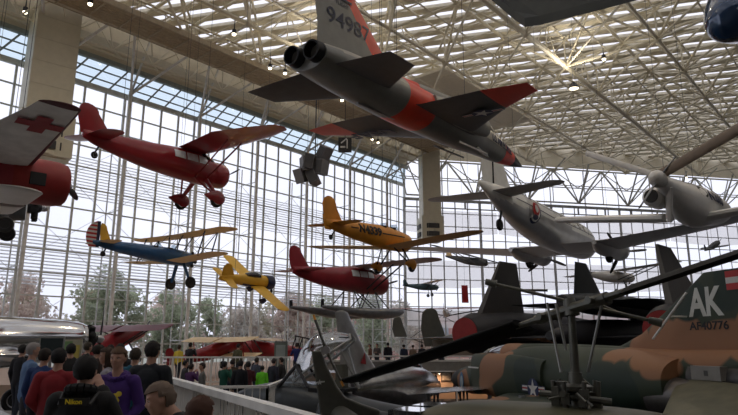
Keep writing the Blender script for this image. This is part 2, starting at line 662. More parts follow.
# ---- roof
HULL = [W(U0, 49.4, 0), W(U1, 49.4, 0), EW(0, 0, 0), EW(EL, 0, 0), Vector((72, -14, 0)), Vector((-64, -14, 0))]


def clip(o, d):
    """clip the line o+t*d to the hall outline"""
    t0, t1 = -1e3, 1e3
    c = Vector((5, 30, 0)); n = len(HULL)
    for i in range(n):
        a, b = HULL[i], HULL[(i + 1) % n]
        e = b - a
        if e.length < 2: continue
        nr = Vector((-e.y, e.x, 0))
        if (c - a).dot(nr) < 0: nr = -nr
        q = d.dot(nr); r = (o - a).dot(nr)
        if abs(q) < 1e-9:
            if r < 0: return None
            continue
        t = -r / q
        if q > 0: t0 = max(t0, t)
        else: t1 = min(t1, t)
    return (t0, t1) if t1 > t0 + .5 else None


ZD = 30.1
mb = MB()
td = Vector((math.cos(math.radians(15)), -math.sin(math.radians(15)), 0)); tn = Vector((math.sin(math.radians(15)), math.cos(math.radians(15)), 0))
s = -40
while s < 120:
    o = tn * s
    r = clip(Vector((o.x, o.y, 0)), td)
    if r:
        a = o + td * r[0]; b = o + td * r[1]
        a.z = b.z = ZD
        obox(mb, a, b, .95, .30)
    s += 1.95
struct(mb.build('ceiling', deckm))
# translucent skylight sheet above the slats
m = bpy.data.materials.new('skylight_sheet'); m.use_nodes = True
nt = m.node_tree; nt.nodes.clear()
o_ = nt.nodes.new('ShaderNodeOutputMaterial'); t1 = nt.nodes.new('ShaderNodeBsdfTranslucent'); t1.inputs[0].default_value = (.97, .97, .97, 1)
t2 = nt.nodes.new('ShaderNodeBsdfTransparent'); t2.inputs[0].default_value = (.9, .9, .92, 1)
mx = nt.nodes.new('ShaderNodeMixShader'); mx.inputs[0].default_value = .45
nt.links.new(t1.outputs[0], mx.inputs[1]); nt.links.new(t2.outputs[0], mx.inputs[2]); nt.links.new(mx.outputs[0], o_.inputs['Surface'])
mb = MB(); mb.add([(v.x, v.y, ZD + .5) for v in (HULL[0], HULL[1], HULL[3], HULL[4], HULL[5])], [(0, 1, 2, 3, 4)])
struct(mb.build('window_4', m, fix=False))
# space frame
mb = MB()
ZBOT, ZTOP = 26.7, 29.3


def inside(v, mrg=0.5):
    n = len(HULL); c = Vector((5, 30, 0))
    for i in range(n):
        a, b = HULL[i], HULL[(i + 1) % n]
        e = b - a
        if e.length < 2: continue
        nr = Vector((-e.y, e.x, 0)).normalized()
        if (c - a).dot(nr) < 0: nr = -nr
        if (Vector((v.x, v.y, 0)) - a).dot(nr) < mrg: return False
    return True


def seg(a, b, r, n=6, mi=0):
    if inside(a, -.2) and inside(b, -.2):
        mb.tube(a, b, r, n=n, cap=False, mi=mi)


for i in range(-8, 12):
    for j in range(-14, 5):
        u = 43.4 + 8 * i; p = 20.3 + 8 * j
        N = W(u, p, ZBOT)
        if N.y < -6 or (N.y < 14 and False): continue
        if inside(N, .1):
            big = .24 if (j == 0) else .15
            seg(N, W(u + 8, p, ZBOT), big)
            if (i + j) % 2 == 0:
                seg(N, W(u, p + 8, ZBOT), .12)
            seg(N, W(u + 8, p + 8, ZBOT), .10)
            for du, dp in ((4, 4), (-4, 4), (4, -4), (-4, -4)):
                seg(N, W(u + du, p + dp, ZTOP), .115)
            seg(N, W(u, p, ZTOP + .5), .09, 5)
            # joint
            mb.lathe([(-.3, .1), (-.18, .3), (.18, .3), (.3, .1)], N, 'z', 8)
        # top chords with secondary rafters
        T = W(u + 4, p + 4, ZTOP)
        seg(T, W(u + 12, p + 4, ZTOP), .16)
        seg(T, W(u + 4, p + 12, ZTOP), .16)
        seg(T, W(u + 12, p + 12, ZTOP), .10)
        seg(W(u + 4, p + 8, ZTOP + .3), W(u + 12, p + 8, ZTOP + .3), .11)
        seg(W(u + 8, p + 4, ZTOP + .3), W(u + 8, p + 12, ZTOP + .3), .10)
        for q in (2, 4, 6):
            seg(W(u + q, p, ZBOT), W(u + q + (2 if q < 4 else -2 if q > 4 else 0), p + (2 if j % 2 else 0), ZTOP + .3), .06, 5)
            seg(W(u + 4 + q, p + 4, ZTOP), W(u + 4 + q, p + 12, ZTOP + .2), .075, 5)
        seg(W(u + 4, p + 2, ZBOT + .9), W(u + 4, p + 10, ZBOT + .9), .06, 5)
        seg(W(u, p + 4, ZBOT + .05), W(u + 8, p + 4, ZBOT + .05), .07, 5)
struct(mb.build('trim_6', cream2, smooth=True, fix=False))
# plain ceiling panels near the glass wall
mb = MB()
for (ua, ub, pa, pb, z) in ((46, 64.5, 30, 46.4, 27.6), (-40, 64.5, 46.6, 49.2, 26.3)):
    mb.add([W(ua, pa, z), W(ub, pa, z), W(ub, pb, z), W(ua, pb, z), W(ua, pa, z + .3), W(ub, pa, z + .3), W(ub, pb, z + .3), W(ua, pb, z + .3)],
           [(0, 3, 2, 1), (4, 5, 6, 7), (0, 1, 5, 4), (1, 2, 6, 5), (2, 3, 7, 6), (3, 0, 4, 7)])
struct(mb.build('ceiling_panel', cream))
# fascia closing the roof edge above the glass walls
mb = MB()
obox(mb, W(U0, 49.5, 28.0), W(U1, 49.5, 28.0), .2, 4.8)
obox(mb, EW(0, .1, 28.9), EW(EL, .1, 28.9), .2, 3.0)
struct(mb.build('ceiling_fascia', cream))
# edge truss along the head of the glass wall
mb = MB()
u = -40.0; kk = 0
for p, z in ((46.2, 25.3), (48.6, 26.2), (46.2, 27.6)):
    mb.tube(W(-40, p, z), W(63, p, z), .09, n=6)
while u < 62:
    mb.tube(W(u, 46.2, 25.3), W(u + 1.8, 46.2, 27.6), .06, n=5); mb.tube(W(u + 1.8, 46.2, 27.6), W(u + 3.6, 46.2, 25.3), .06, n=5)
    mb.tube(W(u, 46.2, 25.3), W(u + 1.8, 48.6, 26.2), .05, n=5); mb.tube(W(u + 1.8, 48.6, 26.2), W(u + 3.6, 46.2, 25.3), .05, n=5)
    mb.tube(W(u, 46.2, 25.3), W(u + 1.8, 43.6, 26.7), .05, n=5); mb.tube(W(u + 3.6, 46.2, 25.3), W(u + 1.8, 43.6, 26.7), .05, n=5)
    u += 3.6
struct(mb.build('trim_8', cream2, smooth=True))
# catwalk under the roof
mb = MB()
for k in range(7):
    p = 41.4 + .38 * k
    obox(mb, W(-30, p, 26.3), W(63, p, 26.3), .30, .12, 0)
for p in (41.1, 44.1):
    obox(mb, W(-30, p, 26.4), W(63, p, 26.4), .14, .45, 1)
u = -30
while u < 63:
    obox(mb, W(u, 41.1, 26.2), W(u, 44.1, 26.2), .1, .1, 1)
    mb.tube(W(u, 41.1, 26.4), W(u, 41.1, 27.5), .04, n=5, mi=1)
    mb.tube(W(u, 44.1, 26.4), W(u, 44.1, 27.5), .04, n=5, mi=1)
    u += 2.4
for p in (41.1, 44.1):
    mb.tube(W(-30, p, 27.5), W(63, p, 27.5), .05, n=5, mi=1)
struct(mb.build('trim_7', [brownm, mat('catwalk_rail', (.42, .34, .23), .6)]))


# ---- hanging air towers
def duct(loc, w, ztop, zbot, label, bands):
    t = thing('air_duct_tower', label, 'air duct', (loc[0], loc[1], zbot), (0, 0, 40 if bands == 0 else 8))
    mb = MB()
    h = ztop - zbot
    n = 7
    for k in range(n):
        mb.box((-w / 2, -w / 2, h * k / n + .02), (w / 2, w / 2, h * (k + 1) / n - .02))
    mb.box((-w / 2 + .03, -w / 2 + .03, 0), (w / 2 - .03, w / 2 - .03, h))
    mb.build('duct_casing', cream_d, t)
    wb = w * .68
    mb = MB()
    for k in range(3):
        z = .15 + k * 1.05
        mb.lathe([(z, wb), (z + .3, wb)], (0, 0, 0), 'z', 8, 0)
    mb.box((-w * .6, -w * .6, .1), (w * .6, w * .6, 3.2), 0)
    mb.build('outlet_collar', cream_d, t)
    mb = MB()
    for k in range(2):
        z = .55 + k * 1.05
        for a in range(8):
            an = PI / 4 * a
            c = Vector((math.cos(an), math.sin(an), 0)) * wb * .95
            M = Matrix.Translation(c + Vector((0, 0, z))) @ Matrix.Rotation(an, 4, 'Z')
            mb.box((-.03, -.62, 0), (.06, .62, .6), 0, M)
    mb.build('outlet_grille', mat('grille_dark', (.05, .05, .05), .6), t)
    return t


duct((-24.3, 43.0), 3.0, 27.3, 14.8, 'wide square cream air tower hanging from the roof near the glass wall', 0)
duct((8.0, 78.0), 2.4, 27.4, 14.6, 'slim cream air tower with two dark grille bands beside the far corner', 1)

# ---- outside: ground, trees, neighbouring building
mb = MB(); mb.add([(-300, -60, -1.95), (300, -60, -1.95), (300, 400, -1.95), (-300, 400, -1.95)], [(0, 1, 2, 3)])
struct(mb.build('ground', mat('outside_ground', (.30, .31, .25), .9, var=.2, scale=.2), fix=False))
b = thing('brick_building', 'long low red brick building seen outside through the end windows', 'building', (30, 125, -1.95), (0, 0, 8))
mb = MB(); mb.box((-45, 0, 0), (70, 12, 9.5)); mb.build('wall', mat('pale_brick', (.62, .36, .33), .8, var=.12), b)
mb = MB(); mb.box((-45.5, -.5, 9.5), (70.5, 12.5, 10.2)); mb.build('roof', mat('roof_white', (.7, .68, .66), .7), b)
wp = None
for k in range(14):
    mb = MB(); mb.box((-.1 - 1.6, -.08, 5.2), (1.6, .0, 7.4)); mb.box((-.05, -.12, 5.2), (.05, -.08, 7.4), 1)
    o = mb.build('window', [mat('far_window', (.45, .47, .52), .3), mulw], b) if wp is None else wp.copy()
    if wp is None: wp = o
    else: COL.objects.link(o)
    o.parent = b; o.location = (-40 + 8 * k, 0, 0)


def tree_mesh(seed, h, col, n=4200):
    rnd = random.Random(seed)
    mb = MB()
    cl = []
    for k in range(22):
        a = rnd.uniform(0, 2 * PI); z = rnd.uniform(.3, .95); r = rnd.uniform(.2, 1) * math.sin(min(1, (1.05 - z) * 1.6) * PI / 2) * .36
        cl.append((Vector((math.cos(a) * r * h, math.sin(a) * r * h, z * h)), rnd.uniform(.08, .17) * h))
    for k in range(n):
        c, r = rnd.choice(cl)
        d = Vector((rnd.gauss(0, 1), rnd.gauss(0, 1), rnd.gauss(0, 1))).normalized()
        q = c + d * r * rnd.uniform(.6, 1.05)
        t1 = Vector((rnd.gauss(0, 1), rnd.gauss(0, 1), rnd.gauss(0, .6))).normalized() * rnd.uniform(.1, .26)
        t2 = t1.cross(Vector((rnd.gauss(0, 1), rnd.gauss(0, 1), rnd.gauss(0, 1)))).normalized() * rnd.uniform(.1, .22)
        mb.add([q - t1, q + t2, q + t1, q - t2], [(0, 1, 2, 3)])
    return mb, cl


def tree(x, y, h, seed, cname, col, label, group):
    t = thing('tree', label, 'tree', (x, y, -1.95), (0, 0, seed * 37 % 360), group)
    mb, cl = tree_mesh(seed, h, col)
    mb.build('foliage', mat(cname, col, .8, var=.35, scale=.8), t, fix=False)
    mb = MB(); mb.tube((0, 0, 0), (0, 0, h * .55), .2, .1, 8)
    for c, r in cl[:9]:
        mb.tube((0, 0, h * .25), c, .07, .03, 5)
    mb.build('trunk', mat('bark', (.30, .26, .23), .9), t, True)
    return t


tdefs = [(.52, .56, .42, 'leaf_green'), (.92, .70, .64, 'leaf_pink'), (.66, .62, .50, 'leaf_olive'), (.92, .78, .70, 'leaf_tan')]  # leaf colours lightened so they carry the haze outside
for c in tdefs: add_trans(mat(c[3], c[:3], .8, var=.35, scale=.8), .5)
lbls = ['green leafy tree outside beyond the glass wall', 'pinkish haze-paled tree outside beyond the glass wall', 'olive bushy tree outside beyond the glass wall', 'tan haze-paled tree outside beyond the glass wall']
rnd = random.Random(3)
for k in range(24):
    u = -2 + 4.0 * k + rnd.uniform(-1, 1); p = 60 + rnd.uniform(0, 3) + (k % 2) * 9
    kind = (0, 2, 0, 1, 3, 0, 1, 2)[k % 8]
    v = W(u, p, 0)
    c = tdefs[kind]
    tree(v.x, v.y, rnd.uniform(8.2, 11), 10 + k, c[3], c[:3], lbls[kind], 'row of ' + c[3].split('_')[1] + ' trees outside')
# ================================================================== hanging aircraft
black = mat('rubber_black', (.012, .012, .013), .6)
dark = mat('dark_metal', (.045, .045, .05), .45, .5)
silver = mat('bare_silver', (.62, .63, .64), .22, .9, var=.15, scale=1.5)
steel = mat('steel', (.4, .4, .42), .35, .8)
whitep = mat('white_paint', (.68, .67, .65), .4, var=.05)
redp = mat('red_paint', (.30, .014, .022), .28, coat=.5, var=.08)
red2 = mat('crimson_paint', (.30, .022, .035), .35, coat=.3, var=.1)
darkred = mat('maroon_paint', (.13, .015, .025), .4)
orangered = mat('orange_red_paint', (.95, .07, .03), .4, var=.06)
bluep = mat('stearman_blue', (.012, .09, .24), .35, coat=.3, var=.1)
navy = mat('navy', (.01, .015, .06), .4)
yellowp = mat('cub_yellow', (.80, .48, .05), .45, var=.06)
creamy = mat('doped_yellow', (.80, .60, .32), .5, var=.08)
orangey = mat('orange_yellow', (.66, .27, .025), .45, var=.08)
winds = glass('cockpit_glass', (.75, .82, .88), .25)
darkgl = mat('dark_glass', (.02, .025, .03), .08, 0, coat=1)
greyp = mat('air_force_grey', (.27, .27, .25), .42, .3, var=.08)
greyd = mat('dark_grey_skin', (.085, .09, .095), .45, .3, var=.12)
insb = mat('insignia_blue', (.02, .03, .10), .5)
insw = mat('insignia_white', (.7, .7, .68), .5)
insr = mat('insignia_red', (.5, .03, .03), .5)
INS = [insb, insw, insr]


def cable(name, root, pts, label=None):
    mb = MB()
    for a, b in pts:
        mb.tube(a, b, .012, n=5)
    return mb.build(name, dark, root)


def hang(root, xs, L=14):
    L = 27.3 - root.location.z
    """suspension wires go straight up from the wing/fuselage"""
    inv = root.matrix_basis.to_3x3().inverted() @ Vector((0, 0, 1))
    mb = MB()
    for x in xs:
        x = Vector(x); mb.tube(x, x + inv * L, .01, n=4)
    return mb.build('suspension_wire', dark, root)


def text_fn(st, side=-1, ex=2.0, eps=.03):
    return lambda p, z: (p.x, side * (surf_y(st, p.x, p.z, ex) + eps + z), p.z)


# ---------------------------------------------------------------- jet trainer
def make_jet():
    t = thing('jet_trainer', 'grey twin engine jet with orange red bands and number 94987 hanging overhead', 'jet', (2.31, 19.45, 9.0), (1.8, 4.0, 54.9))
    st = [(-6.7, 1.25, .72, .08), (-5.6, 1.45, .98, .08), (-4, 1.5, 1.2, .05), (-2, 1.55, 1.3, 0), (0, 1.5, 1.35, 0), (1.6, 1.35, 1.4, .02), (3.2, 1.05, 1.25, 0), (4.8, .86, .98, -.1), (6.2, .55, .6, -.2), (7.1, .26, .28, -.27), (7.7, .03, .04, -.3)]

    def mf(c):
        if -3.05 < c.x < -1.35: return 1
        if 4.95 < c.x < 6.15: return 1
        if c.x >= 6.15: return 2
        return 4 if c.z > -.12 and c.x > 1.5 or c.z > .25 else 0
    mb = MB(); loft(mb, st, 40, sub=10, matfn=mf)
    # cockpit spine
    loft(mb, [(-3.5, .5, .1, .62), (-1, .6, .55, .66), (1.5, .62, .7, .72), (3.0, .62, .8, .72), (4.2, .5, .55, .45), (5, .2, .1, .25)], 16, 0, 4, matfn=lambda c: 1 if -3.05 < c.x < -1.35 else (3 if 1.6 < c.x < 4.6 and c.z > .72 else 0))
    # intakes at the sides
    for s in (-1, 1):
        loft(mb, [(-1.5, .2, .6, .05), (0, .5, .85, .08), (1.5, .55, .8, .1), (2.3, .42, .62, .1)], 16, 0, 3, yc=s * .72, matfn=lambda c: 1 if c.x < -1.35 else 0)
    mb.build('fuselage', [greyp, orangered, mat('nose_black', (.03, .035, .03), .5), darkgl, mat('upper_roof_sheen', (.50, .47, .39), .4, .2)], t, True)  # last slot: upper skin painted paler to imitate the roof's reflection
    mb = MB()
    for s in (-1, 1):
        mb.lathe([(-6.4, .29), (-6.95, .25), (-6.95, .215), (-6.3, .20), (-6.0, .05)], (0, s * .32, .10), 'x', 24)
    mb.build('exhaust_nozzle', mat('burnt_nozzle', (.02, .02, .022), .5, .6), t, True)
    for s in (-1, 1):
        mb = MB()
        secs = [(1.9, 4.6, s * .5, -.26, .22), (1.15, 3.7, s * .85, -.25, .2), (-.45, 1.95, s * 2.65, -.18, .11), (-1.15, .98, s * 3.75, -.14, .05), (-1.25, .85, s * 3.92, -.14, .03)]
        foil(mb, secs, matfn=lambda c: 1 if abs(c.y) > 2.75 else 0)
        mb.build('wing', [greyd, orangered], t, True)
        mb = MB()
        foil(mb, [(-3.8, 2.5, s * .45, -.12, .1), (-5.3, 1.2, s * 2.2, -.30, .04), (-5.4, 1.1, s * 2.32, -.31, .02)])
        mb.build('tailplane', greyd, t, True)
    mb = MB()
    foil(mb, [(-1.9, 4.4, .45, 0, .2), (-3.1, 3.2, 1.1, 0, .16), (-4.6, 1.9, 2.3, 0, .09), (-5.4, 1.2, 3.15, 0, .05)], True, matfn=lambda c: 1 if (c.x > -3.72 - (c.z - .5) * .74) else 0)
    mb.build('fin', [greyp, orangered], t, True)
    FS = [(-1.9, 4.4, .45, 0, .2), (-3.1, 3.2, 1.1, 0, .16), (-4.6, 1.9, 2.3, 0, .09), (-5.4, 1.2, 3.15, 0, .05)]
    fw = lambda p, z: (p.x, -(fin_surf(FS, p.x, p.z) * .8 + .014 + max(z, 0)), p.z)
    text_mesh('94987', .62, 'fin_number', navy, t, (-5.0, 0, 1.5), (1, 0, .0), (0, 0, 1), bold=.003, width=1.9, depth=.001, wrap=fw)
    mbk = flat('tail_emblem', [([(-.1, -.35), (.05, -.1), (.02, .45), (-.06, .45), (-.02, .1), (-.2, -.3)], 0), (rect(-.55, -.38, .5, -.32), 0)], [navy, insw], t, (-5.4, -.055, 2.5), (1, 0, 0), (0, 0, 1))
    text_mesh('FLIGHT', .17, 'tail_lettering', navy, t, (-5.3, 0, 1.98), (1, 0, 0), (0, 0, 1), depth=.002, wrap=fw)
    text_mesh('U.S. AIR FORCE', .42, 'nose_lettering', navy, t, (4.45, 0, -.02), (1, 0, -.06), (0, 0, 1), wrap=lambda p, z: (p.x, -(surf_y(st, p.x, p.z) + .035 + z), p.z), bold=.01, width=2.3)
    text_mesh('USAF', .85, 'underwing_lettering', navy, t, (-.9, 2.1, -.31), (0, 1, .03), (1, 0, 0), bold=.015, depth=.01, width=1.7)
    insignia(t, (-.8, -2.0, -.30), (0, 1, 0), (1, 0, 0), .33, INS)
    # belly strakes and landing light details
    mb = MB()
    mb.box((-4.6, -.03, -.62), (-.2, .03, -.55)); mb.box((.6, -.5, -.72), (2.9, -.46, -.66)); mb.box((.6, .46, -.72), (2.9, .5, -.66))
    mb.build('gear_door', steel, t)
    mb = MB(); mb.tube((2.2, -.35, -.55), (3.6, -.2, -.62), .08, .03, 8); mb.build('gun_fairing', silver, t, True)
    hang(t, [(-3, .3, .6), (-3, -.3, .6), (2.2, 0, 1)], 12)
    return t


make_jet()


# ---------------------------------------------------------------- generic pieces
def spat(root, c, r, m, L=1.5):
    mb = MB()
    x, y, z = c
    st = [(x - r * 1.9, .05, .06, z + r * .25), (x - r * 1.1, .16, r * .9, z + r * .25), (x - r * .2, .26, r * 1.75, z + r * .15), (x + r * .6, .26, r * 1.7, z + r * .15), (x + r * 1.15, .16, r * .9, z + r * .15), (x + r * 1.35, .04, .1, z + r * .15)]
    loft(mb, st, 16, 0, 4, yc=y)
    mb.build('wheel_spat', m, root, True)
    wheel(root, (x, y, z - r * .1), r * .92, .15, black, steel)


def cowled_nose(root, x, R, m, L=.9, z=0):
    mb = MB()
    mb.lathe([(x - L, R * .98), (x - L * .6, R * 1.03), (x - L * .2, R * 1.02), (x - .06, R * .93), (x, R * .82), (x - .03, R * .76), (x - L * .5, R * .74)], (0, 0, z), 'x', 32, cap=False)
    mb.build('cowling', m, root, True)
    radial_engine(root, (x - .45, 0, z), R * .8, dark)


# ---------------------------------------------------------------- red gull wing monoplane
def make_reliant(name, label, loc, rot, floats=False, M=redp, Mw=redp, group=None):
    t = thing(name, label, 'airplane', loc, rot, group)
    st = [(-5.0, .1, .35, .32), (-4.4, .28, .62, .25), (-3.2, .62, .95, .17), (-1.8, .92, 1.25, .1), (-.4, 1.15, 1.5, .1), (.9, 1.22, 1.62, .1), (1.8, 1.2, 1.45, 0), (2.5, 1.2, 1.25, -.03)]
    mb = MB(); loft(mb, st, 28, sub=5, ex=2.3)
    mb.build('fuselage', M, t, True)
    cowled_nose(t, 3.1, .66, M, .95, -.03)
    propeller(t, (3.15, 0, -.03), 1.25, 2, dark, steel, 74 if not floats else 80, .18, spin=.1)
    # cabin windows
    for s in (-1, 1):
        mb = MB()
        for (xa, xb, dz) in ((-.55, .1, 0), (.18, .85, .02), (.93, 1.5, 0)):
            n = 5
            for i in range(n):
                a = xa + (xb - xa) * i / n; b = xa + (xb - xa) * (i + 1) / n
                za, zb = .26, .64
                for j in range(4):
                    q = []
                    z0 = za + (zb - za) * j / 4; z1 = za + (zb - za) * (j + 1) / 4
                    for (x, z) in ((a, z0), (b, z0), (b, z1), (a, z1)):
                        q.append((x, s * (surf_y(st, x, z, 2.3) + .035), z))
                    mb.add(q, [(0, 1, 2, 3)])
        mb.build('cabin_window', mat('bright_window', (.75, .8, .85), .05, 0, coat=1) if True else winds, t, fix=False)
    mb = MB()
    loft(mb, [(1.35, 1.05, .25, .75), (1.75, 1.0, .5, .62), (2.15, .8, .2, .52)], 16)
    mb.build('windshield', darkgl, t, True)
    # wing
    for s in (-1, 1):
        mb = MB()
        if not floats:
            secs = [(1.6, 1.75, s * .25, .86, .16), (1.65, 1.8, s * .6, .92, .18), (1.8, 2.3, s * 3.0, 1.22, .32), (1.55, 1.75, s * 4.9, 1.3, .2), (1.2, 1.15, s * 5.9, 1.34, .1)]
        else:
            secs = [(1.55, 1.9, s * .3, .92, .22), (1.55, 1.9, s * 4.9, 1.05, .22), (1.5, 1.8, s * 5.5, 1.07, .18)]
        round_tip(secs, .5)
        foil(mb, secs)
        w = mb.build('wing', Mw, t, True)
        mb = MB()
        tgt = 3.1
        mb.tube((1.55, s * .5, -.45), (1.3, s * tgt, 1.08), .055, .05, 8, flat=.6)
        mb.tube((.9, s * .5, -.45), (.4, s * tgt, 1.04), .05, .045, 8, flat=.6)
        mb.build('wing_strut', M if not floats else dark, t, True)
        mb = MB(); secs = [(-3.75, 1.1, s * .1, .32, .12), (-4.0, 1.0, s * 1.2, .34, .09)]
        round_tip(secs, .75); foil(mb, secs); mb.build('tailplane', M, t, True)
    mb = MB(); secs = [(-3.5, 1.6, .35, 0, .14), (-4.05, 1.25, 1.0, 0, .1), (-4.35, .95, 1.35, 0, .08)]
    round_tip(secs, .35, k=.6); foil(mb, secs, True); mb.build('fin', M, t, True)
    if not floats:
        for s in (-1, 1):
            mb = MB(); mb.tube((1.6, s * .45, -.5), (1.6, s * 1.3, -1.35), .13, .1, 10, flat=1); mb.tube((.8, s * .4, -.5), (1.5, s * 1.28, -1.3), .05, n=8)
            mb.build('landing_gear_leg', M, t, True)
            spat(t, (1.6, s * 1.35, -1.55), .42, M)
        mb = MB(); mb.tube((-4.1, 0, .1), (-4.35, 0, -.4), .04, n=8); mb.build('tail_strut', dark, t)
        wheel(t, (-4.35, 0, -.5), .16, .08, black, steel, 'tail_wheel')
    else:
        gm = mat('float_grey', (.26, .27, .28), .35, .5, var=.12)
        for s in (-1, 1):
            mb = MB()
            fs = [(-3.9, .14, .14, -1.68), (-2.6, .5, .34, -1.78), (-1.2, .66, .5, -1.9), (-.2, .72, .6, -1.95), (1.4, .78, .66, -1.95), (2.7, .66, .56, -1.88), (3.5, .38, .34, -1.76), (3.85, .08, .1, -1.68)]
            loft(mb, fs, 20, 0, 4, yc=s * 1.25, ex=2.6)
            f = mb.build('float', gm, t, True)
            mb = MB(); mb.prism([(-3.95, -1.7), (-3.7, -1.7), (-3.75, -1.25), (-3.95, -1.3)], .04, (0, s * 1.25, 0)); mb.build('water_rudder', dark, f)
            mb = MB()
            for (a, b) in (((1.8, .45, -.6), (2.2, 1.25, -1.65)), ((1.8, .45, -.6), (1.2, 1.25, -1.65)), ((-.2, .4, -.6), (-.6, 1.25, -1.65)), ((-.2, .4, -.6), (.5, 1.25, -1.65)), ((1.2, .4, -.6), (1.7, -.6, -1.6))):
                mb.tube((a[0], s * a[1], a[2]), (b[0], s * b[1], b[2]), .035, n=6)
            mb.build('float_strut', dark, t, True)
        mb = MB()
        for x in (1.9, -.6): mb.tube((x, -1.2, -1.7), (x, 1.2, -1.7), .035, n=6)
        mb.build('spreader_bar', dark, t)
    hang(t, [(-3.2, 0, .6), (1, .8, 1), (1, -.8, 1)], 16)
    return t


make_reliant('monoplane', 'glossy red high wing monoplane with wheel spats hanging at upper left', (-9.61, 29.16, 10.36), (4.6, 1.8, 56.5))
make_reliant('floatplane', 'dark red floatplane with two long grey floats hanging by the glass wall', (-1.09, 37.71, 5.43), (1.2, .7, 50.7), True, red2, mat('float_wing', (.58, .42, .40), .5))


# ---------------------------------------------------------------- blue and yellow biplane
def make_stearman():
    t = thing('biplane', 'blue open biplane with yellow wings and red striped rudder', 'biplane', (-12.85, 38.82, 7.15), (.5, .5, 54.5))
    st = [(-5.2, .08, .22, .28), (-4.5, .25, .45, .22), (-3, .6, .75, .15), (-1.4, .82, .95, .08), (0, .9, 1.05, .02), (1.0, .88, 1.0, -.02), (1.65, .8, .85, -.04)]
    mb = MB(); loft(mb, st, 24, sub=5); mb.build('fuselage', bluep, t, True)
    radial_engine(t, (1.8, 0, -.04), .56, dark, 7)
    propeller(t, (2.12, 0, -.04), 1.3, 2, dark, steel, 84, .16)
    mb = MB()
    for x in (-1.15, -.05):
        mb.lathe([(.42, .30), (.52, .31), (.53, .26), (.4, .24)], (x, 0, 0), 'z', 20)
    mb.build('cockpit_rim', dark, t, True)
    for x in (-.75, .38):
        mb = MB(); mb.prism([(-.25, 0), (.25, 0), (.2, .26), (-.2, .26)], .02, (x, 0, .5), ((0, 1, 0), (-.3, 0, 1))); mb.build('windscreen', winds, t)
    for s in (-1, 1):
        for nm, z, dz, xo, sp in (('upper_wing', 1.42, .08, .95, 4.3), ('lower_wing', -.32, .22, .35, 4.2)):
            mb = MB()
            secs = [(xo + .75, 1.5, s * (.0 if z > 1 else .35), z, .17), (xo + .75, 1.5, s * sp, z + dz, .16)]
            round_tip(secs, .6); foil(mb, secs); mb.build(nm, creamy, t, True)
        for a_, b_, r_ in (((.8, s * 3.1, -.2), (1.35, s * 3.0, 1.4), .045), ((-.2, s * 3.1, -.2), (.35, s * 3.0, 1.4), .045), ((.9, s * .35, .45), (1.3, s * .7, 1.38), .035), ((.2, s * .35, .45), (.5, s * .7, 1.38), .035), ((-.1, s * 3.1, -.2), (1.3, s * 3.0, 1.4), .03)):
            mb = MB(); mb.tube(a_, b_, r_, n=8); mb.build('interplane_strut' if abs(a_[1]) > 1 else 'cabane_strut', navy, t, True)
        mb = MB()
        for x in (1.1, .3):
            mb.tube((x, s * .4, -.3), (x + .1, s * 3, 1.4), .012, n=4); mb.tube((x, s * .6, 1.4), (x - .2, s * 3.1, -.2), .012, n=4)
        mb.build('bracing_wire', dark, t)
        mb = MB(); mb.tube((.95, s * .35, -.4), (1.05, s * .92, -1.55), .11, .08, 10, flat=1.2); mb.build('landing_gear_leg', bluep, t, True)
        wheel(t, (1.05, s * 1.02, -1.65), .38, .2, black, dark)
        mb = MB(); secs = [(-3.9, .95, s * .1, .33, .08), (-4.1, .85, s * 1.0, .33, .07)]; round_tip(secs, .6); foil(mb, secs); mb.build('tailplane', creamy, t, True)
    mb = MB(); secs = [(-4.0, .75, .35, 0, .08), (-4.35, .45, 1.1, 0, .06)]; round_tip(secs, .35, k=.8); foil(mb, secs, True); mb.build('fin', yellowp, t, True)
    # striped rudder
    def stripes(c):
        if c.x > -4.93: return 1
        return 0 if int((c.z + .3) / .135) % 2 else 2
    mb = MB()
    n = 26
    for i in range(n):
        z0 = .0 + 1.52 * i / n; z1 = .0 + 1.52 * (i + 1) / n
        w = lambda z: -4.8 - .82 * math.sqrt(max(0, 1 - ((z - .62) / .92) ** 2))
        col = 2 if (i // 2) % 2 else 0
        mb.prism([(w(z0), z0), (-5.0, z0), (-5.0, z1), (w(z1), z1)], .05, mi=col)
        mb.prism([(-5.0, z0), (-4.8, z0), (-4.8, z1), (-5.0, z1)], .06, mi=1)
    mb.build('rudder', [insr, navy, insw], t)
    wheel(t, (-4.5, 0, -.35), .16, .1, black, dark, 'tail_wheel')
    mb = MB(); mb.tube((-4.3, 0, .1), (-4.5, 0, -.35), .05, n=8); mb.build('tail_strut', navy, t)
    hang(t, [(.8, .6, 1.5), (.8, -.6, 1.5), (-3.5, 0, .5)], 18)


make_stearman()


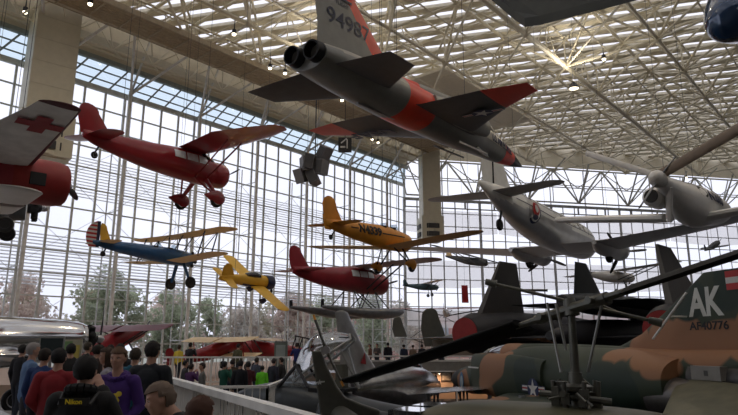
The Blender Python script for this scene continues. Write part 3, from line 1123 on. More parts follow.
# ---------------------------------------------------------------- yellow low wing N4339
def make_yellow():
    t = thing('low_wing_monoplane', 'orange yellow low wing monoplane lettered N4339 hanging mid hall', 'airplane', (.76, 28.14, 6.43), (.9, 2.8, 55.7))
    st = [(-4.5, .06, .3, .3), (-3.8, .25, .5, .22), (-2.4, .55, .78, .15), (-1.0, .78, .98, .1), (.2, .86, 1.08, .05), (1.1, .84, 1.0, 0), (1.5, .8, .9, -.02)]
    mb = MB(); loft(mb, st, 24, sub=5); mb.build('fuselage', orangey, t, True)
    mb = MB(); mb.lathe([(.95, .44), (1.3, .47), (1.75, .44), (1.92, .3), (1.95, .12)], (0, 0, -.04), 'x', 26); mb.build('cowling', orangey, t, True)
    propeller(t, (1.98, 0, 0), .95, 2, dark, steel, 86, .15)
    mb = MB()
    for x in (-.35, .45):
        mb.lathe([(.45, .27), (.57, .28), (.58, .23), (.42, .2)], (x, 0, 0), 'z', 20)
    mb.build('cockpit_rim', black, t, True)
    for x in (0.0, .8):
        mb = MB(); mb.prism([(-.25, 0), (.25, 0), (.18, .25), (-.18, .25)], .02, (x, 0, .5), ((0, 1, 0), (-.4, 0, 1))); mb.build('windscreen', winds, t)
    mb = MB()
    for s in (-1, 1):
        for i in range(20):
            x0 = -2.6 + 3.9 * i / 20; x1 = x0 + 3.9 / 20
            if x0 < -.85: continue
            z = .12
            mb.add([(x0, s * (surf_y(st, x0, z) + .01), z), (x1, s * (surf_y(st, x1, z) + .01), z), (x1, s * (surf_y(st, x1, z + .06) + .01), z + .06), (x0, s * (surf_y(st, x0, z + .06) + .01), z + .06)], [(0, 1, 2, 3)])
        for i in range(4):
            x0 = -3.0 + .12 * i; x1 = x0 + .12; z = .2
            mb.add([(x0, s * (surf_y(st, x0, z) + .01), z), (x1, s * (surf_y(st, x1, z) + .01), z), (x1, s * (surf_y(st, x1, z + .05) + .01), z + .05), (x0, s * (surf_y(st, x0, z + .05) + .01), z + .05)], [(0, 1, 2, 3)])
    mb.build('side_stripe', black, t, fix=False)
    text_mesh('N4339', .5, 'registration', black, t, (-1.7, 0, .2), (1, 0, -.04), (0, 0, 1), wrap=text_fn(st, -1), bold=.02, width=1.55)
    for s in (-1, 1):
        mb = MB(); secs = [(1.1, 1.5, s * .25, -.35, .2), (1.0, 1.45, s * 3.6, -.08, .17), (.95, 1.3, s * 4.1, -.04, .14)]
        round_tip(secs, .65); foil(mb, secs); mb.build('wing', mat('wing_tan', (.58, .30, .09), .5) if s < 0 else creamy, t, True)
        mb = MB(); secs = [(-3.35, .85, s * .1, .3, .08), (-3.5, .8, s * .8, .3, .07)]; round_tip(secs, .6); foil(mb, secs); mb.build('tailplane', orangey, t, True)
        mb = MB(); mb.tube((.95, s * .35, -.4), (.85, s * .9, -1.2), .035, n=8); mb.tube((.2, s * .35, -.4), (.6, s * .9, -1.15), .03, n=8); mb.build('landing_gear_leg', black, t)
        spat(t, (.75, s * .95, -1.25), .3, orangey)
    mb = MB(); secs = [(-3.3, 1.25, .35, 0, .1), (-3.75, .95, 1.0, 0, .08)]; round_tip(secs, .42, k=.5); foil(mb, secs, True); mb.build('fin', orangey, t, True)
    mb = MB(); secs = [(-4.1, .45, .0, 0, .06), (-4.2, .5, .6, 0, .06)]; foil(mb, secs, True); mb.build('rudder', orangey, t, True)
    wheel(t, (-4.15, 0, -.3), .11, .07, black, dark, 'tail_wheel')
    mb = MB(); mb.tube((-3.8, 0, .1), (-4.15, 0, -.3), .03, n=6); mb.build('tail_strut', dark, t)
    hang(t, [(.4, .4, .4), (.4, -.4, .4), (-3.2, 0, .4)], 20)


make_yellow()


# ---------------------------------------------------------------- banked yellow aerobatic plane
def make_aero():
    t = thing('aerobatic_plane', 'small banked yellow and black aerobatic plane hanging low near the glass', 'airplane', (-7.87, 42.51, 5.90), (34.5, 1.6, 51.8))
    st = [(-3.2, .1, .3, .1), (-2.2, .4, .6, .1), (-1, .7, .85, .08), (0, .8, .95, .05), (.8, .8, .9, 0)]
    mb = MB(); loft(mb, st, 20, sub=4, matfn=lambda c: 1 if c.z < -.08 and c.x > -1.4 else 0); mb.build('fuselage', [yellowp, navy], t, True)
    cowled_nose(t, 1.5, .5, navy, .75)
    propeller(t, (1.5, 0, 0), .95, 2, dark, steel, -30, .15)
    for s in (-1, 1):
        mb = MB(); secs = [(.7, 1.3, s * .3, -.2, .17), (.45, 1.05, s * 3.4, -.02, .12)]; round_tip(secs, .35); foil(mb, secs); mb.build('wing', yellowp, t, True)
        mb = MB(); secs = [(-2.2, .85, s * .1, .15, .07), (-2.4, .7, s * 1.0, .15, .06)]; round_tip(secs, .35); foil(mb, secs); mb.build('tailplane', yellowp, t, True)
        mb = MB(); mb.tube((.6, s * .3, -.3), (.6, s * .8, -1.0), .04, n=8); mb.build('landing_gear_leg', yellowp, t)
        spat(t, (.6, s * .82, -1.05), .22, navy)
    mb = MB(); secs = [(-2.0, 1.1, .3, 0, .08), (-2.5, .75, .9, 0, .07)]; round_tip(secs, .3, k=.6); foil(mb, secs, True); mb.build('fin', yellowp, t, True)
    mb = MB(); loft(mb, [(-1.1, .3, .2, .48), (-.5, .5, .5, .5), (.1, .45, .3, .45)], 14); mb.build('canopy', darkgl, t, True)
    text_mesh('N711ML', .55, 'underwing_lettering', navy, t, (.0, -2.1, -.24), (0, 1, 0), (1, 0, 0), bold=.03, depth=.02, width=2.3)
    hang(t, [(.3, 0, .5), (-2, 0, .3)], 20)


make_aero()


# ---------------------------------------------------------------- air ambulance plane, partly out of frame
def make_cross():
    t = thing('ambulance_plane', 'white winged plane with red cross under its wing and round red cowling, left edge', 'airplane', (-10.02, 16.43, 6.17), (0, 0, 42))
    st = [(-5.5, .3, .5, .2), (-3.5, .8, 1.1, .1), (-1.5, 1.1, 1.4, .02), (-.2, 1.2, 1.4, 0), (.5, 1.2, 1.3, 0)]
    mb = MB(); loft(mb, st, 26, sub=4); mb.build('fuselage', red2, t, True)
    cowled_nose(t, 1.45, .64, mat('cowl_red', (.30, .022, .02), .5, var=.1), 1.5)
    mb = MB(); mb.box((.35, -.69, -.25), (.75, -.62, .1)); mb.build('cowl_vent', black, t)
    propeller(t, (1.5, 0, 0), 1.3, 2, dark, steel, -62, .17)
    edge = mat('wing_edge_maroon', (.09, .012, .02), .5)
    wg = mat('wing_silver_white', (.78, .77, .75), .5)
    for s in (-1, 1):
        mb = MB()
        S = lambda y: s * y
        secs = [(.42, 2.5, S(.2), .30, .3), (.40, 1.95, S(1.6), .40, .22), (.38, 1.36, S(3.2), .53, .16), (.36, 1.0, S(4.4), .62, .12), (.34, .9, S(4.75), .65, .1)]
        round_tip(secs, .22, 5)
        def mfw(c):
            y = abs(c.y)
            return 1 if (c.x > .30 or y > 4.76) else 0
        foil(mb, secs, matfn=mfw)
        mb.build('wing', [wg, edge], t, True)
        mb = MB(); secs = [(.5, 1.7, S(.2), -.72, .2), (.5, 1.6, S(1.6), -.7, .16)]
        round_tip(secs, .4); foil(mb, secs); mb.build('lower_wing', whitep, t, True)
    P = [(-.17, -.5), (.17, -.5), (.17, -.17), (.5, -.17), (.5, .17), (.17, .17), (.17, .5), (-.17, .5), (-.17, .17), (-.5, .17), (-.5, -.17), (-.17, -.17)]
    flat('red_cross_marking', [([(a * 1.0, b * 1.0) for a, b in P], 0)], [mat('cross_red', (.32, .015, .03), .5)], t, (-.22, -3.65, .475), (0, 1, -.073), (1, 0, 0), .0)
    mb = MB(); secs = [(-4.6, .9, .3, 0, .1), (-5, .8, 1.3, 0, .1)]; round_tip(secs, .4); foil(mb, secs, True); mb.build('fin', red2, t, True)
    hang(t, [(0, .5, .5), (0, -.5, .5)], 18)


make_cross()


def make_dark_left():
    t = thing('dark_monoplane', 'dark radial engined plane with one visible wheel below the white ambulance wing', 'airplane', (-14.7, 22.3, 6.75), (0, 2, 28))
    st = [(-5, .2, .4, .2), (-2.5, .8, 1.0, .1), (0, 1.05, 1.25, 0), (1.6, .95, 1.0, -.02)]
    mb = MB(); loft(mb, st, 24, sub=4, matfn=lambda c: 1 if c.x < .6 else 0); mb.build('fuselage', [greyd, red2], t, True)
    radial_engine(t, (1.9, 0, 0), .58, dark, 9)
    propeller(t, (2.25, 0, 0), 1.3, 2, steel, steel, -80, .15)
    for s in (-1, 1):
        mb = MB(); mb.tube((1.0, s * .4, -.4), (1.0, s * 1.0, -.8), .09, .07, 8); mb.tube((.2, s * .4, -.4), (.9, s * 1.0, -.78), .04, n=8); mb.build('landing_gear_leg', greyd, t)
        wheel(t, (1.0, s * 1.08, -.9), .30, .18, black, dark)
        mb = MB(); secs = [(.8, 1.5, s * .3, .6, .18), (.6, 1.3, s * 4.4, .8, .14)]; round_tip(secs, .5); foil(mb, secs); mb.build('wing', greyd, t, True)
    mb = MB(); secs = [(-3.9, .9, .3, 0, .08), (-4.4, .8, 1.1, 0, .08)]; round_tip(secs, .3); foil(mb, secs, True); mb.build('fin', greyd, t, True)
    hang(t, [(0, .5, .7), (0, -.5, .7)], 20)


make_dark_left()


# ---------------------------------------------------------------- airliner
def make_dc3():
    t = thing('propeller_airliner', 'large white and silver twin propeller airliner hanging at right', 'airliner', (13.61, 42.26, 9.13), (.4, 0, 54.1))
    st = [(-13.2, .1, .2, 1.0), (-12, .5, .8, .85), (-9.5, 1.25, 1.7, .5), (-6.5, 2.0, 2.35, .2), (-3, 2.4, 2.6, 0), (1, 2.42, 2.62, 0), (3.4, 2.3, 2.5, 0), (4.8, 1.9, 2.1, -.1), (5.8, 1.1, 1.2, -.25), (6.3, .15, .2, -.35)]
    wtop = mat('airliner_white', (.82, .82, .78), .4, .05, var=.05)
    belly = mat('airliner_silver', (.58, .59, .60), .3, .5, var=.12, scale=.8)
    mb = MB(); loft(mb, st, 36, sub=6, matfn=lambda c: 0 if c.z > .05 + .03 * -c.x else 1)
    mb.build('fuselage', [wtop, belly], t, True)
    for s in (-1, 1):
        mb = MB()
        for z in (.28, .80):
            for i in range(60):
                x0 = -9.6 + 14 * i / 60; x1 = x0 + 14 / 60
                zz = z + .02 * -min(0, x0 + 2) if True else z
                q = []
                for (x, zo) in ((x0, 0), (x1, 0), (x1, .05), (x0, .05)):
                    h = z + zo + max(0, -x - 5) * .09
                    q.append((x, s * (surf_y(st, x, h) + .03), h))
                mb.add(q, [(0, 1, 2, 3)])
        mb.build('cheat_line', mat('line_navy', (.04, .05, .10), .5), t, fix=False)
        for k in range(7):
            x0 = -4.6 + 1.15 * k
            mb = MB(); q = []
            for (x, z) in ((x0, .38), (x0 + .55, .38), (x0 + .55, .72), (x0, .72)):
                q.append((x, s * (surf_y(st, x, z) + .02), z))
            mb.add(q, [(0, 1, 2, 3)])
            mb.build('cabin_window', darkgl, t, fix=False)
    # oval emblem on the starboard rear fuselage: face in a fur hood, plain stand-in shapes
    mb = MB()
    def oval(cx, cz, rx, rz, mi, e):
        n = 24
        vs = [(cx + rx * math.cos(2 * PI * i / n), 0, cz + rz * math.sin(2 * PI * i / n)) for i in range(n)]
        vs = [(x, -(surf_y(st, x, z) + .05 + e), z) for x, y, z in vs]
        mb.add(vs, [tuple(range(n))], mi)
    oval(-7.5, .35, .68, .8, 0, 0); oval(-7.5, .35, .56, .68, 1, .02); oval(-7.45, .42, .40, .42, 2, .04); oval(-7.4, .45, .2, .24, 1, .06); oval(-7.5, -.08, .3, .16, 0, .05)
    mb.build('emblem', [navy, insw, insr], t, fix=False)
    # wings
    for s in (-1, 1):
        mb = MB()
        secs = [(1.7, 4.4, s * .5, -1.05, .6), (1.7, 4.3, s * 2.9, -1.05, .55), (.75, 3.0, s * 8.5, -.42, .36), (-.35, 1.6, s * 13.4, .12, .18)]
        round_tip(secs, 1.0); foil(mb, secs)
        mb.build('wing', mat('wing_grey', (.52, .52, .52), .35, .3, var=.1, scale=.6), t, True)
        n = MB(); loft(n, [(-2.6, .3, .3, -1.1), (-1, 1.0, 1.0, -1.2), (1.5, 1.3, 1.3, -1.0), (3.0, 1.35, 1.35, -.9)], 22, 0, 4, yc=s * 2.82)
        na = n.build('nacelle', belly, t, True)
        c = MB(); c.lathe([(2.6, .66), (3.0, .72), (3.7, .72), (4.0, .62), (4.02, .55), (3.4, .5)], (0, s * 2.82, -.9), 'x', 28, cap=False); c.build('cowling', belly, na, True)
        radial_engine(t, (3.75, s * 2.82, -.9), .58, dark, 9)
        propeller(t, (4.15, s * 2.82, -.9), 1.75, 3, mat('blade_black', (.02, .02, .022), .5), dark, 90 + (s > 0) * 25 + 30 * 0 + (0 if s > 0 else 60 * 0), .26, .16)
        mb = MB(); secs = [(-9.9, 2.1, s * .2, .75, .22), (-10.9, 1.3, s * 3.2, .78, .12)]; round_tip(secs, .85); foil(mb, secs); mb.build('tailplane', greyd if False else mat('tail_grey', (.30, .31, .32), .4, .4), t, True)
        w = MB(); w.tube((.4, s * 2.82, -1.4), (.9, s * 2.82, -1.75), .1, n=8); w.build('gear_strut', dark, t)
        wheel(t, (.8, s * 2.82, -1.55), .52, .32, black, dark)
    mb = MB(); secs = [(-7.2, 5.4, .9, 0, .22), (-9.1, 3.7, 1.7, 0, .2), (-10.0, 2.7, 3.0, 0, .14)]; round_tip(secs, .9, k=.5); foil(mb, secs, True); mb.build('fin', wtop, t, True)
    mb = MB(); mb.box((-11.52, -.12, 1.1), (-11.47, .12, 3.3)); mb.box((-12.4, -.08, 1.08), (-11.5, .08, 1.12)); mb.build('rudder_hinge', dark, t)
    wheel(t, (-10.7, 0, -.95), .33, .2, black, dark, 'tail_wheel')
    mb = MB(); mb.tube((-10.4, 0, -.1), (-10.7, 0, -.9), .07, n=8); mb.build('tail_strut', dark, t)
    hang(t, [(1, 1.5, 0), (1, -1.5, 0), (-8, 0, 1)], 17)


make_dc3()


# ---------------------------------------------------------------- white craft with prop and long rotor blades
def make_rotor():
    t = thing('rotorcraft', 'white rotorcraft with pusher propeller and two long raised blades at right', 'aircraft', (15.8, 27.5, 8.5), (0, 0, 0))
    wr = mat('rotor_white', (.76, .75, .72), .4, var=.05)
    tri = mat('rotor_brown', (.22, .17, .13), .5)
    P0 = at(658, 179, 24.0) - Vector((15.8, 27.5, 8.5))
    C = at(695, 205, 27.5) - Vector((15.8, 27.5, 8.5))
    # body: from the spinner back to a rounded nose
    ax = (at(722, 214, 30.5) - at(658, 179, 24.0))
    L = ax.length
    yaw = math.degrees(math.atan2(ax.y, ax.x)); pit = math.degrees(math.asin(ax.z / L))
    t.location = at(658, 179, 24.0); t.rotation_euler = (math.radians(-8), -math.radians(pit), math.radians(yaw))
    st = [(0.2, .35, .35, 0), (.8, .7, .8, -.15), (2.2, 1.3, 1.5, -.4), (4.0, 1.75, 1.95, -.45), (5.6, 1.7, 1.75, -.3), (L - .3, 1.1, 1.0, .0), (L + .3, .1, .1, .1)]
    mb = MB(); loft(mb, st, 28, sub=6, matfn=lambda c: 0)
    mb.build('fuselage', [wr], t, True)
    mb = MB()
    for z in (.12, .2, .28):
        for i in range(14):
            x0 = .7 + .2 * i; x1 = x0 + .2
            for s in (-1,):
                q = [(x, s * (surf_y(st, x, h) + .012), h) for (x, h) in ((x0, z), (x1, z), (x1, z + .04), (x0, z + .04))]
                mb.add(q, [(0, 1, 2, 3)])
    for i in range(6):
        q = [(5.6 + dx, -(surf_y(st, 5.6 + dx, h) + .012), h) for (dx, h) in ((.05 * i, -.1 + .1 * i), (.9, -.1 + .1 * i), (.9, -.05 + .1 * i), (.05 * i, -.05 + .1 * i))]
        mb.add(q, [(0, 1, 2, 3)])
    mb.build('side_stripe', tri, t, fix=False)
    text_mesh('N2080', .62, 'registration', navy, t, (4.5, 0, -.3), (1, 0, 0), (0, 0, 1), wrap=text_fn(st, -1, 2.0, .07), bold=.02, width=1.8)
    mb = MB()
    q = [(3.2 + .42 * math.cos(a * PI / 8), 0, -.15 + .3 * math.sin(a * PI / 8)) for a in range(16)]
    mb.add([(x, -(surf_y(st, x, z) + .02), z) for x, y, z in q], [tuple(range(16))]); mb.build('intake_opening', black, t, fix=False)
    sp = MB(); sp.lathe([(-.55, .03), (-.45, .2), (-.2, .33), (.1, .36), (.3, .3)], (0, 0, 0), 'x', 22); sp.build('spinner', wr, t, True)
    R = t.rotation_euler.to_matrix().inverted()
    O = t.location
    def loc(px, py, Y): return R @ (at(px, py, Y) - O)
    bl = mat('blade_grey', (.16, .17, .18), .45)
    for (px, py, w) in ((675, 157, .42), (640, 207, .36)):
        e = loc(px, py, 23.6)
        mb = MB(); d = e.normalized()
        mb.tube((0, 0, 0), d * .3, .1, .1, 8); mb.tube(d * .3, e, w * .5, w * .42, 8, flat=.22, up=(1, .4, .3)); mb.build('propeller_blade', bl if py < 180 else steel, t, True)
    # the two long blades
    for (px, py, Y, r, m_) in ((586, 153, 26.5, .13, wr), (752, 121, 21.0, .22, tri)):
        e = loc(px, py, Y)
        mb = MB(); mb.tube(Vector((.1, 0, .15)), e, r, r, 10, flat=.3, up=(0, 0, 1)); mb.build('rotor_blade', m_, t, True)
    # side engine pod, strut and stub wings
    e = loc(655, 198, 25.2)
    mb = MB(); mb.lathe([(-.45, .30), (-.3, .42), (.5, .42), (1.0, .2)], e, 'x', 20); po = mb.build('engine_pod', wr, t, True)
    mb = MB(); mb.lathe([(-.50, .28), (-.42, .29)], e, 'x', 20); mb.build('pod_intake', black, po)
    a = loc(669, 186, 24.4); b = loc(669, 221, 25.2)
    mb = MB(); mb.tube(a, b, .26, .20, 12, flat=.5); mb.build('tail_fin', wr, t, True)
    for (p, q) in (((668, 218, 25.6), (559, 220, 31)), ((706, 217, 26.5), (760, 207, 25))):
        a = loc(*p); b = loc(*q)
        mb = MB(); mb.tube(a, b, .20, .16, 10, flat=2.2, up=(0, 0, 1)); mb.build('stub_wing', wr, t, True)
    mb = MB(); mb.lathe([(0, .0), (.02, .12), (.3, .14), (.32, 0)], loc(685, 206, 25.9), 'x', 12); mb.build('port_light', dark, t)
    hang(t, [(1, 0, .4), (5, 0, .5)], 18)


make_rotor()


# ---------------------------------------------------------------- overhead plane cut by the frame's top edge
def make_overhead():
    A = at(489, -4, 13.0); B = at(525, 27, 12.0); C = at(655, -6, 10.3)
    t = thing('overhead_plane', 'dark plane overhead at the top right edge with glossy blue nose', 'airplane', A, (0, 0, 0))
    loc = lambda *p: at(*p) - A
    n = 10
    up = Vector((0, 0, 1))
    P = [loc(470, -30, 13.5), loc(489, -2, 13.2), loc(515, 20, 12.5), loc(525, 27, 12.2), loc(540, 25, 12.0), loc(588, 13, 11.3), loc(642, -1, 10.6), loc(760, -30, 9.6), loc(720, -90, 10.5)]
    nrm = Vector((0, 0, 1))
    mb = MB(); k = len(P)
    mb.add([p for p in P] + [p + nrm * .22 for p in P], [tuple(range(k)), tuple(range(2 * k - 1, k - 1, -1))] + [(i, i + k, (i + 1) % k + k, (i + 1) % k) for i in range(k)])
    mb.build('wing', mat('dark_wing', (.05, .055, .05), .5, .2), t)
    c0 = loc(727, 22, 7.2); c1 = loc(790, -30, 8.6)
    d = (c1 - c0).normalized()
    M = d.to_track_quat('X', 'Z').to_matrix().to_4x4(); M.translation = c0
    mb = MB(); b2 = MB()
    loft(b2, [(-.22, .02, .02, 0), (-.15, .34, .34, 0), (0, .56, .56, 0), (.4, .82, .82, 0), (1.2, 1.1, 1.1, 0), (4.0, 1.2, 1.2, 0)], 32, 0, 5, matfn=lambda c: 1 if abs(c.y * .5 + c.z) < .035 and c.x > -.1 else 0)
    b2.v = [tuple(M @ Vector(v)) for v in b2.v]
    b2.build('nose', [mat('gloss_blue', (.012, .05, .13), .12, .2, coat=1), mat('blue_highlight_band', (.35, .45, .55), .2, coat=1)], t, True)
    return t


make_overhead()


# ---------------------------------------------------------------- distant small aircraft
def small_plane(name, label, loc, rot, L, S, fm, wm, high=True, bi=False, fin=None, group=None, wheels=True, nose=None, lower=None, ground=None):
    t = thing(name, label, 'airplane', loc, rot, group)
    st = [(-.6 * L, .03 * L, .04 * L, .03 * L), (-.4 * L, .07 * L, .09 * L, .02 * L), (-.1 * L, .12 * L, .16 * L, 0), (.12 * L, .13 * L, .17 * L, 0), (.3 * L, .12 * L, .14 * L, 0), (.38 * L, .06 * L, .07 * L, 0)]
    mb = MB(); loft(mb, st, 18, sub=4); mb.build('fuselage', fm, t, True)
    mb = MB(); mb.lathe([(.2 * L, .062 * L), (.28 * L, .075 * L), (.36 * L, .07 * L), (.4 * L, .05 * L)], (0, 0, 0), 'x', 18); mb.build('cowling', nose or fm, t, True)
    propeller(t, (.41 * L, 0, 0), .14 * L, 2, dark, steel, 50, .02 * L, .018 * L)
    zs = [(.1 * L if high or bi else -.06 * L)] + ([-.08 * L] if bi else [])
    for s in (-1, 1):
        for i, z in enumerate(zs):
            mb = MB(); secs = [(.2 * L, .22 * L, s * .02 * L, z, .025 * L), (.19 * L, .21 * L, s * (S / 2 - .05 * L), z + .01 * L, .02 * L)]
            round_tip(secs, .05 * L); foil(mb, secs); mb.build('wing' if not i else 'lower_wing', wm, t, True)
        mb = MB(); secs = [(-.45 * L, .12 * L, s * .005, .04 * L, .012 * L), (-.48 * L, .09 * L, s * .13 * L, .04 * L, .01 * L)]
        round_tip(secs, .04 * L); foil(mb, secs); mb.build('tailplane', fin or fm, t, True)
        if wheels:
            mb = MB(); mb.tube((.15 * L, s * .05 * L, -.05 * L), (.17 * L, s * .11 * L, -.2 * L), .008 * L, n=6); mb.build('landing_gear_leg', dark, t)
            wheel(t, (.17 * L, s * .12 * L, -.21 * L), .045 * L, .02 * L, black, steel)
        for x in (.17, .04):
            mb = MB()
            if bi: mb.tube((x * L, s * S * .36, -.08 * L), (x * L + .02 * L, s * S * .36, .1 * L), .007 * L, n=6)
            elif high: mb.tube((x * L, s * .05 * L, -.05 * L), (x * L, s * S * .3, .1 * L), .008 * L, n=6)
            if mb.v: mb.build('wing_strut', dark if not bi else fm, t)
    mb = MB(); secs = [(-.42 * L, .17 * L, .03 * L, 0, .015 * L), (-.5 * L, .1 * L, .13 * L, 0, .01 * L)]; round_tip(secs, .05 * L); foil(mb, secs, True); mb.build('fin', fin or fm, t, True)
    return t


teal = mat('teal_grey', (.05, .10, .13), .4)
palewing = mat('pale_wing', (.66, .62, .60), .6)
o = small_plane('light_plane', 'small dark teal high wing plane hanging far beside the corner', at(424, 287, 58), (0, 0, 20), 3.6, 6, teal, mat('white_thin', (.75, .75, .74), .5), high=True)
hang(o, [(0, 0, .4)], 20)
o = small_plane('sailplane', 'grey pod bodied sailplane with long thin wing and yellow fin beyond the airliner', at(470, 261, 52), (0, 0, 0), 4.0, 15, greyd, greyd, high=True, fin=creamy, wheels=False)
o.rotation_euler = (0, math.radians(12), math.radians(-35)); hang(o, [(0, 0, .4)], 20)
pinkw = mat('pink_red_wing', (.58, .25, .26), .5)
o = small_plane('long_wing_plane', 'pale pink long winged plane with upright red fin hanging low at the far end', at(446, 313, 66), (0, 0, 78), 5, 16, whitep, pinkw, high=True, fin=redp, wheels=False)
hang(o, [(0, 0, .4)], 22)
o = thing('tail_fin_panel', 'upright dark red rectangular fin hanging beyond the grey triple tail', 'aircraft part', at(465, 294, 60), (0, 0, 10))
mb = MB(); mb.prism([(-.33, -.85), (.33, -.85), (.28, .85), (-.33, .85)], .1); mb.build('fin_skin', redp, o)
mb = MB(); mb.tube((0, 0, .85), (0, 0, 21), .012, n=4); mb.build('suspension_wire', dark, o)
o = small_plane('white_biplane', 'white high wing plane with small wheels hanging behind the black spy plane', at(613, 277, 50), (0, 0, 24), 5.4, 12, whitep, whitep, high=True); hang(o, [(0, 0, .4)], 20)
o = small_plane('swept_model_plane', 'small grey pointed plane hanging far beyond the camouflage tail', at(713, 246, 52), (0, 20, 40), 3.2, 2.4, greyd, greyd, high=False, wheels=False); hang(o, [(0, 0, .3)], 20)


# speaker cluster
def make_speakers():
    P = at(315, 168, 38)
    t = thing('speaker_cluster', 'cluster of grey box loudspeakers hanging below the roof', 'loudspeakers', P, (0, 0, 0))
    sm = mat('speaker_grey', (.17, .17, .18), .6)
    fm = mat('speaker_grille', (.07, .07, .075), .7)
    for (px, py, yw, tl) in ((325, 158, -40, 35), (304, 165, 30, -5), (314, 165, -5, 0), (324, 168, -35, 10), (299, 176, 50, -25), (315, 178, -20, -25), (308, 163, 10, 10)):
        c = at(px, py, 38 + random.uniform(-.3, .3)) - P
        M = Matrix.Translation(c) @ Matrix.Rotation(math.radians(yw), 4, 'Z') @ Matrix.Rotation(math.radians(tl), 4, 'Y')
        mb = MB()
        h, w, d = .95, .62, .6
        if px == 325: h = 1.5
        vs = [(-w / 2, -d, -h / 2), (w / 2, -d, -h / 2), (w * .32, d * .4, -h / 2), (-w * .32, d * .4, -h / 2)]
        vs = vs + [(x, y, h / 2) for x, y, z in vs]
        mb.add([M @ Vector(v) for v in vs], [(0, 3, 2, 1), (4, 5, 6, 7), (0, 1, 5, 4), (1, 2, 6, 5), (2, 3, 7, 6), (3, 0, 4, 7)])
        s = mb.build('speaker_box', sm, t)
        g = MB(); g.box((-w * .44, -d - .02, -h * .44), (w * .44, -d, h * .44), 0, M); g.build('grille', fm, s)
    mb = MB(); mb.tube((0, 0, .5), (0, 0, 12), .04, n=6); mb.tube((-.9, 0, .3), (.9, 0, .3), .05, n=6); mb.tube((-.5, 0, .3), (-.5, 0, 12), .012, n=4); mb.build('hanging_frame', dark, t)


make_speakers()
P = at(345, 145, 40)
o = thing('hanging_projector', 'small black box with white marks hanging below the roof near the jet wing', 'box', P, (0, 0, 0))
mb = MB(); mb.box((-.45, -.3, -.45), (.45, .3, .45)); mb.build('casing', black, o)
flat('white_marks', [(rect(-.3, -.3, .05, -.18), 0), ([(-.3, .05), (.1, .4), (.16, .33), (-.22, .0)], 0), (rect(.12, -.35, .2, .3), 0)], [insw], o, (0, -.31, 0), (1, 0, 0), (0, 0, 1))
mb = MB(); mb.tube((0, 0, .4), (0, 0, 12), .02, n=5); mb.build('hanging_rod', dark, o)
# roof lamps
lampm = mat('lamp_glow', (1, .86, .62), .3, emit=6)
lampd = None
for (px, py) in ((25, 13), (90, 3 + 2), (270, 69), (285, 74), (342, 101), (234, 35), (686, 178), (372, 140), (378, 143), (604, 60)):
    Y = 24.2 / ((math.sin(PITCH) + (207.5 - py) / FPX * math.cos(PITCH)) / (math.cos(PITCH) - (207.5 - py) / FPX * math.sin(PITCH)))
    P = at(px, py, Y)
    t = thing('ceiling_lamp', 'small round lamp hanging from the roof trusses, glowing warm white', 'lamp', P, group='roof lamps')
    if lampd is None:
        mb = MB(); mb.lathe([(.1, .2), (.45, .17), (.5, .05), (1.6, .02)], (0, 0, 0), 'z', 14); a = mb.build('lamp_housing', dark, t, True)
        mb = MB(); mb.lathe([(-.08, .02), (-.02, .13), (.1, .17)], (0, 0, 0), 'z', 14); b = mb.build('bulb', lampm, t, True)
        lampd = (a, b)
    else:
        for q in lampd:
            c = q.copy(); COL.objects.link(c); c.parent = t
# ================================================================== aircraft standing on the floor
LOW = -1.7


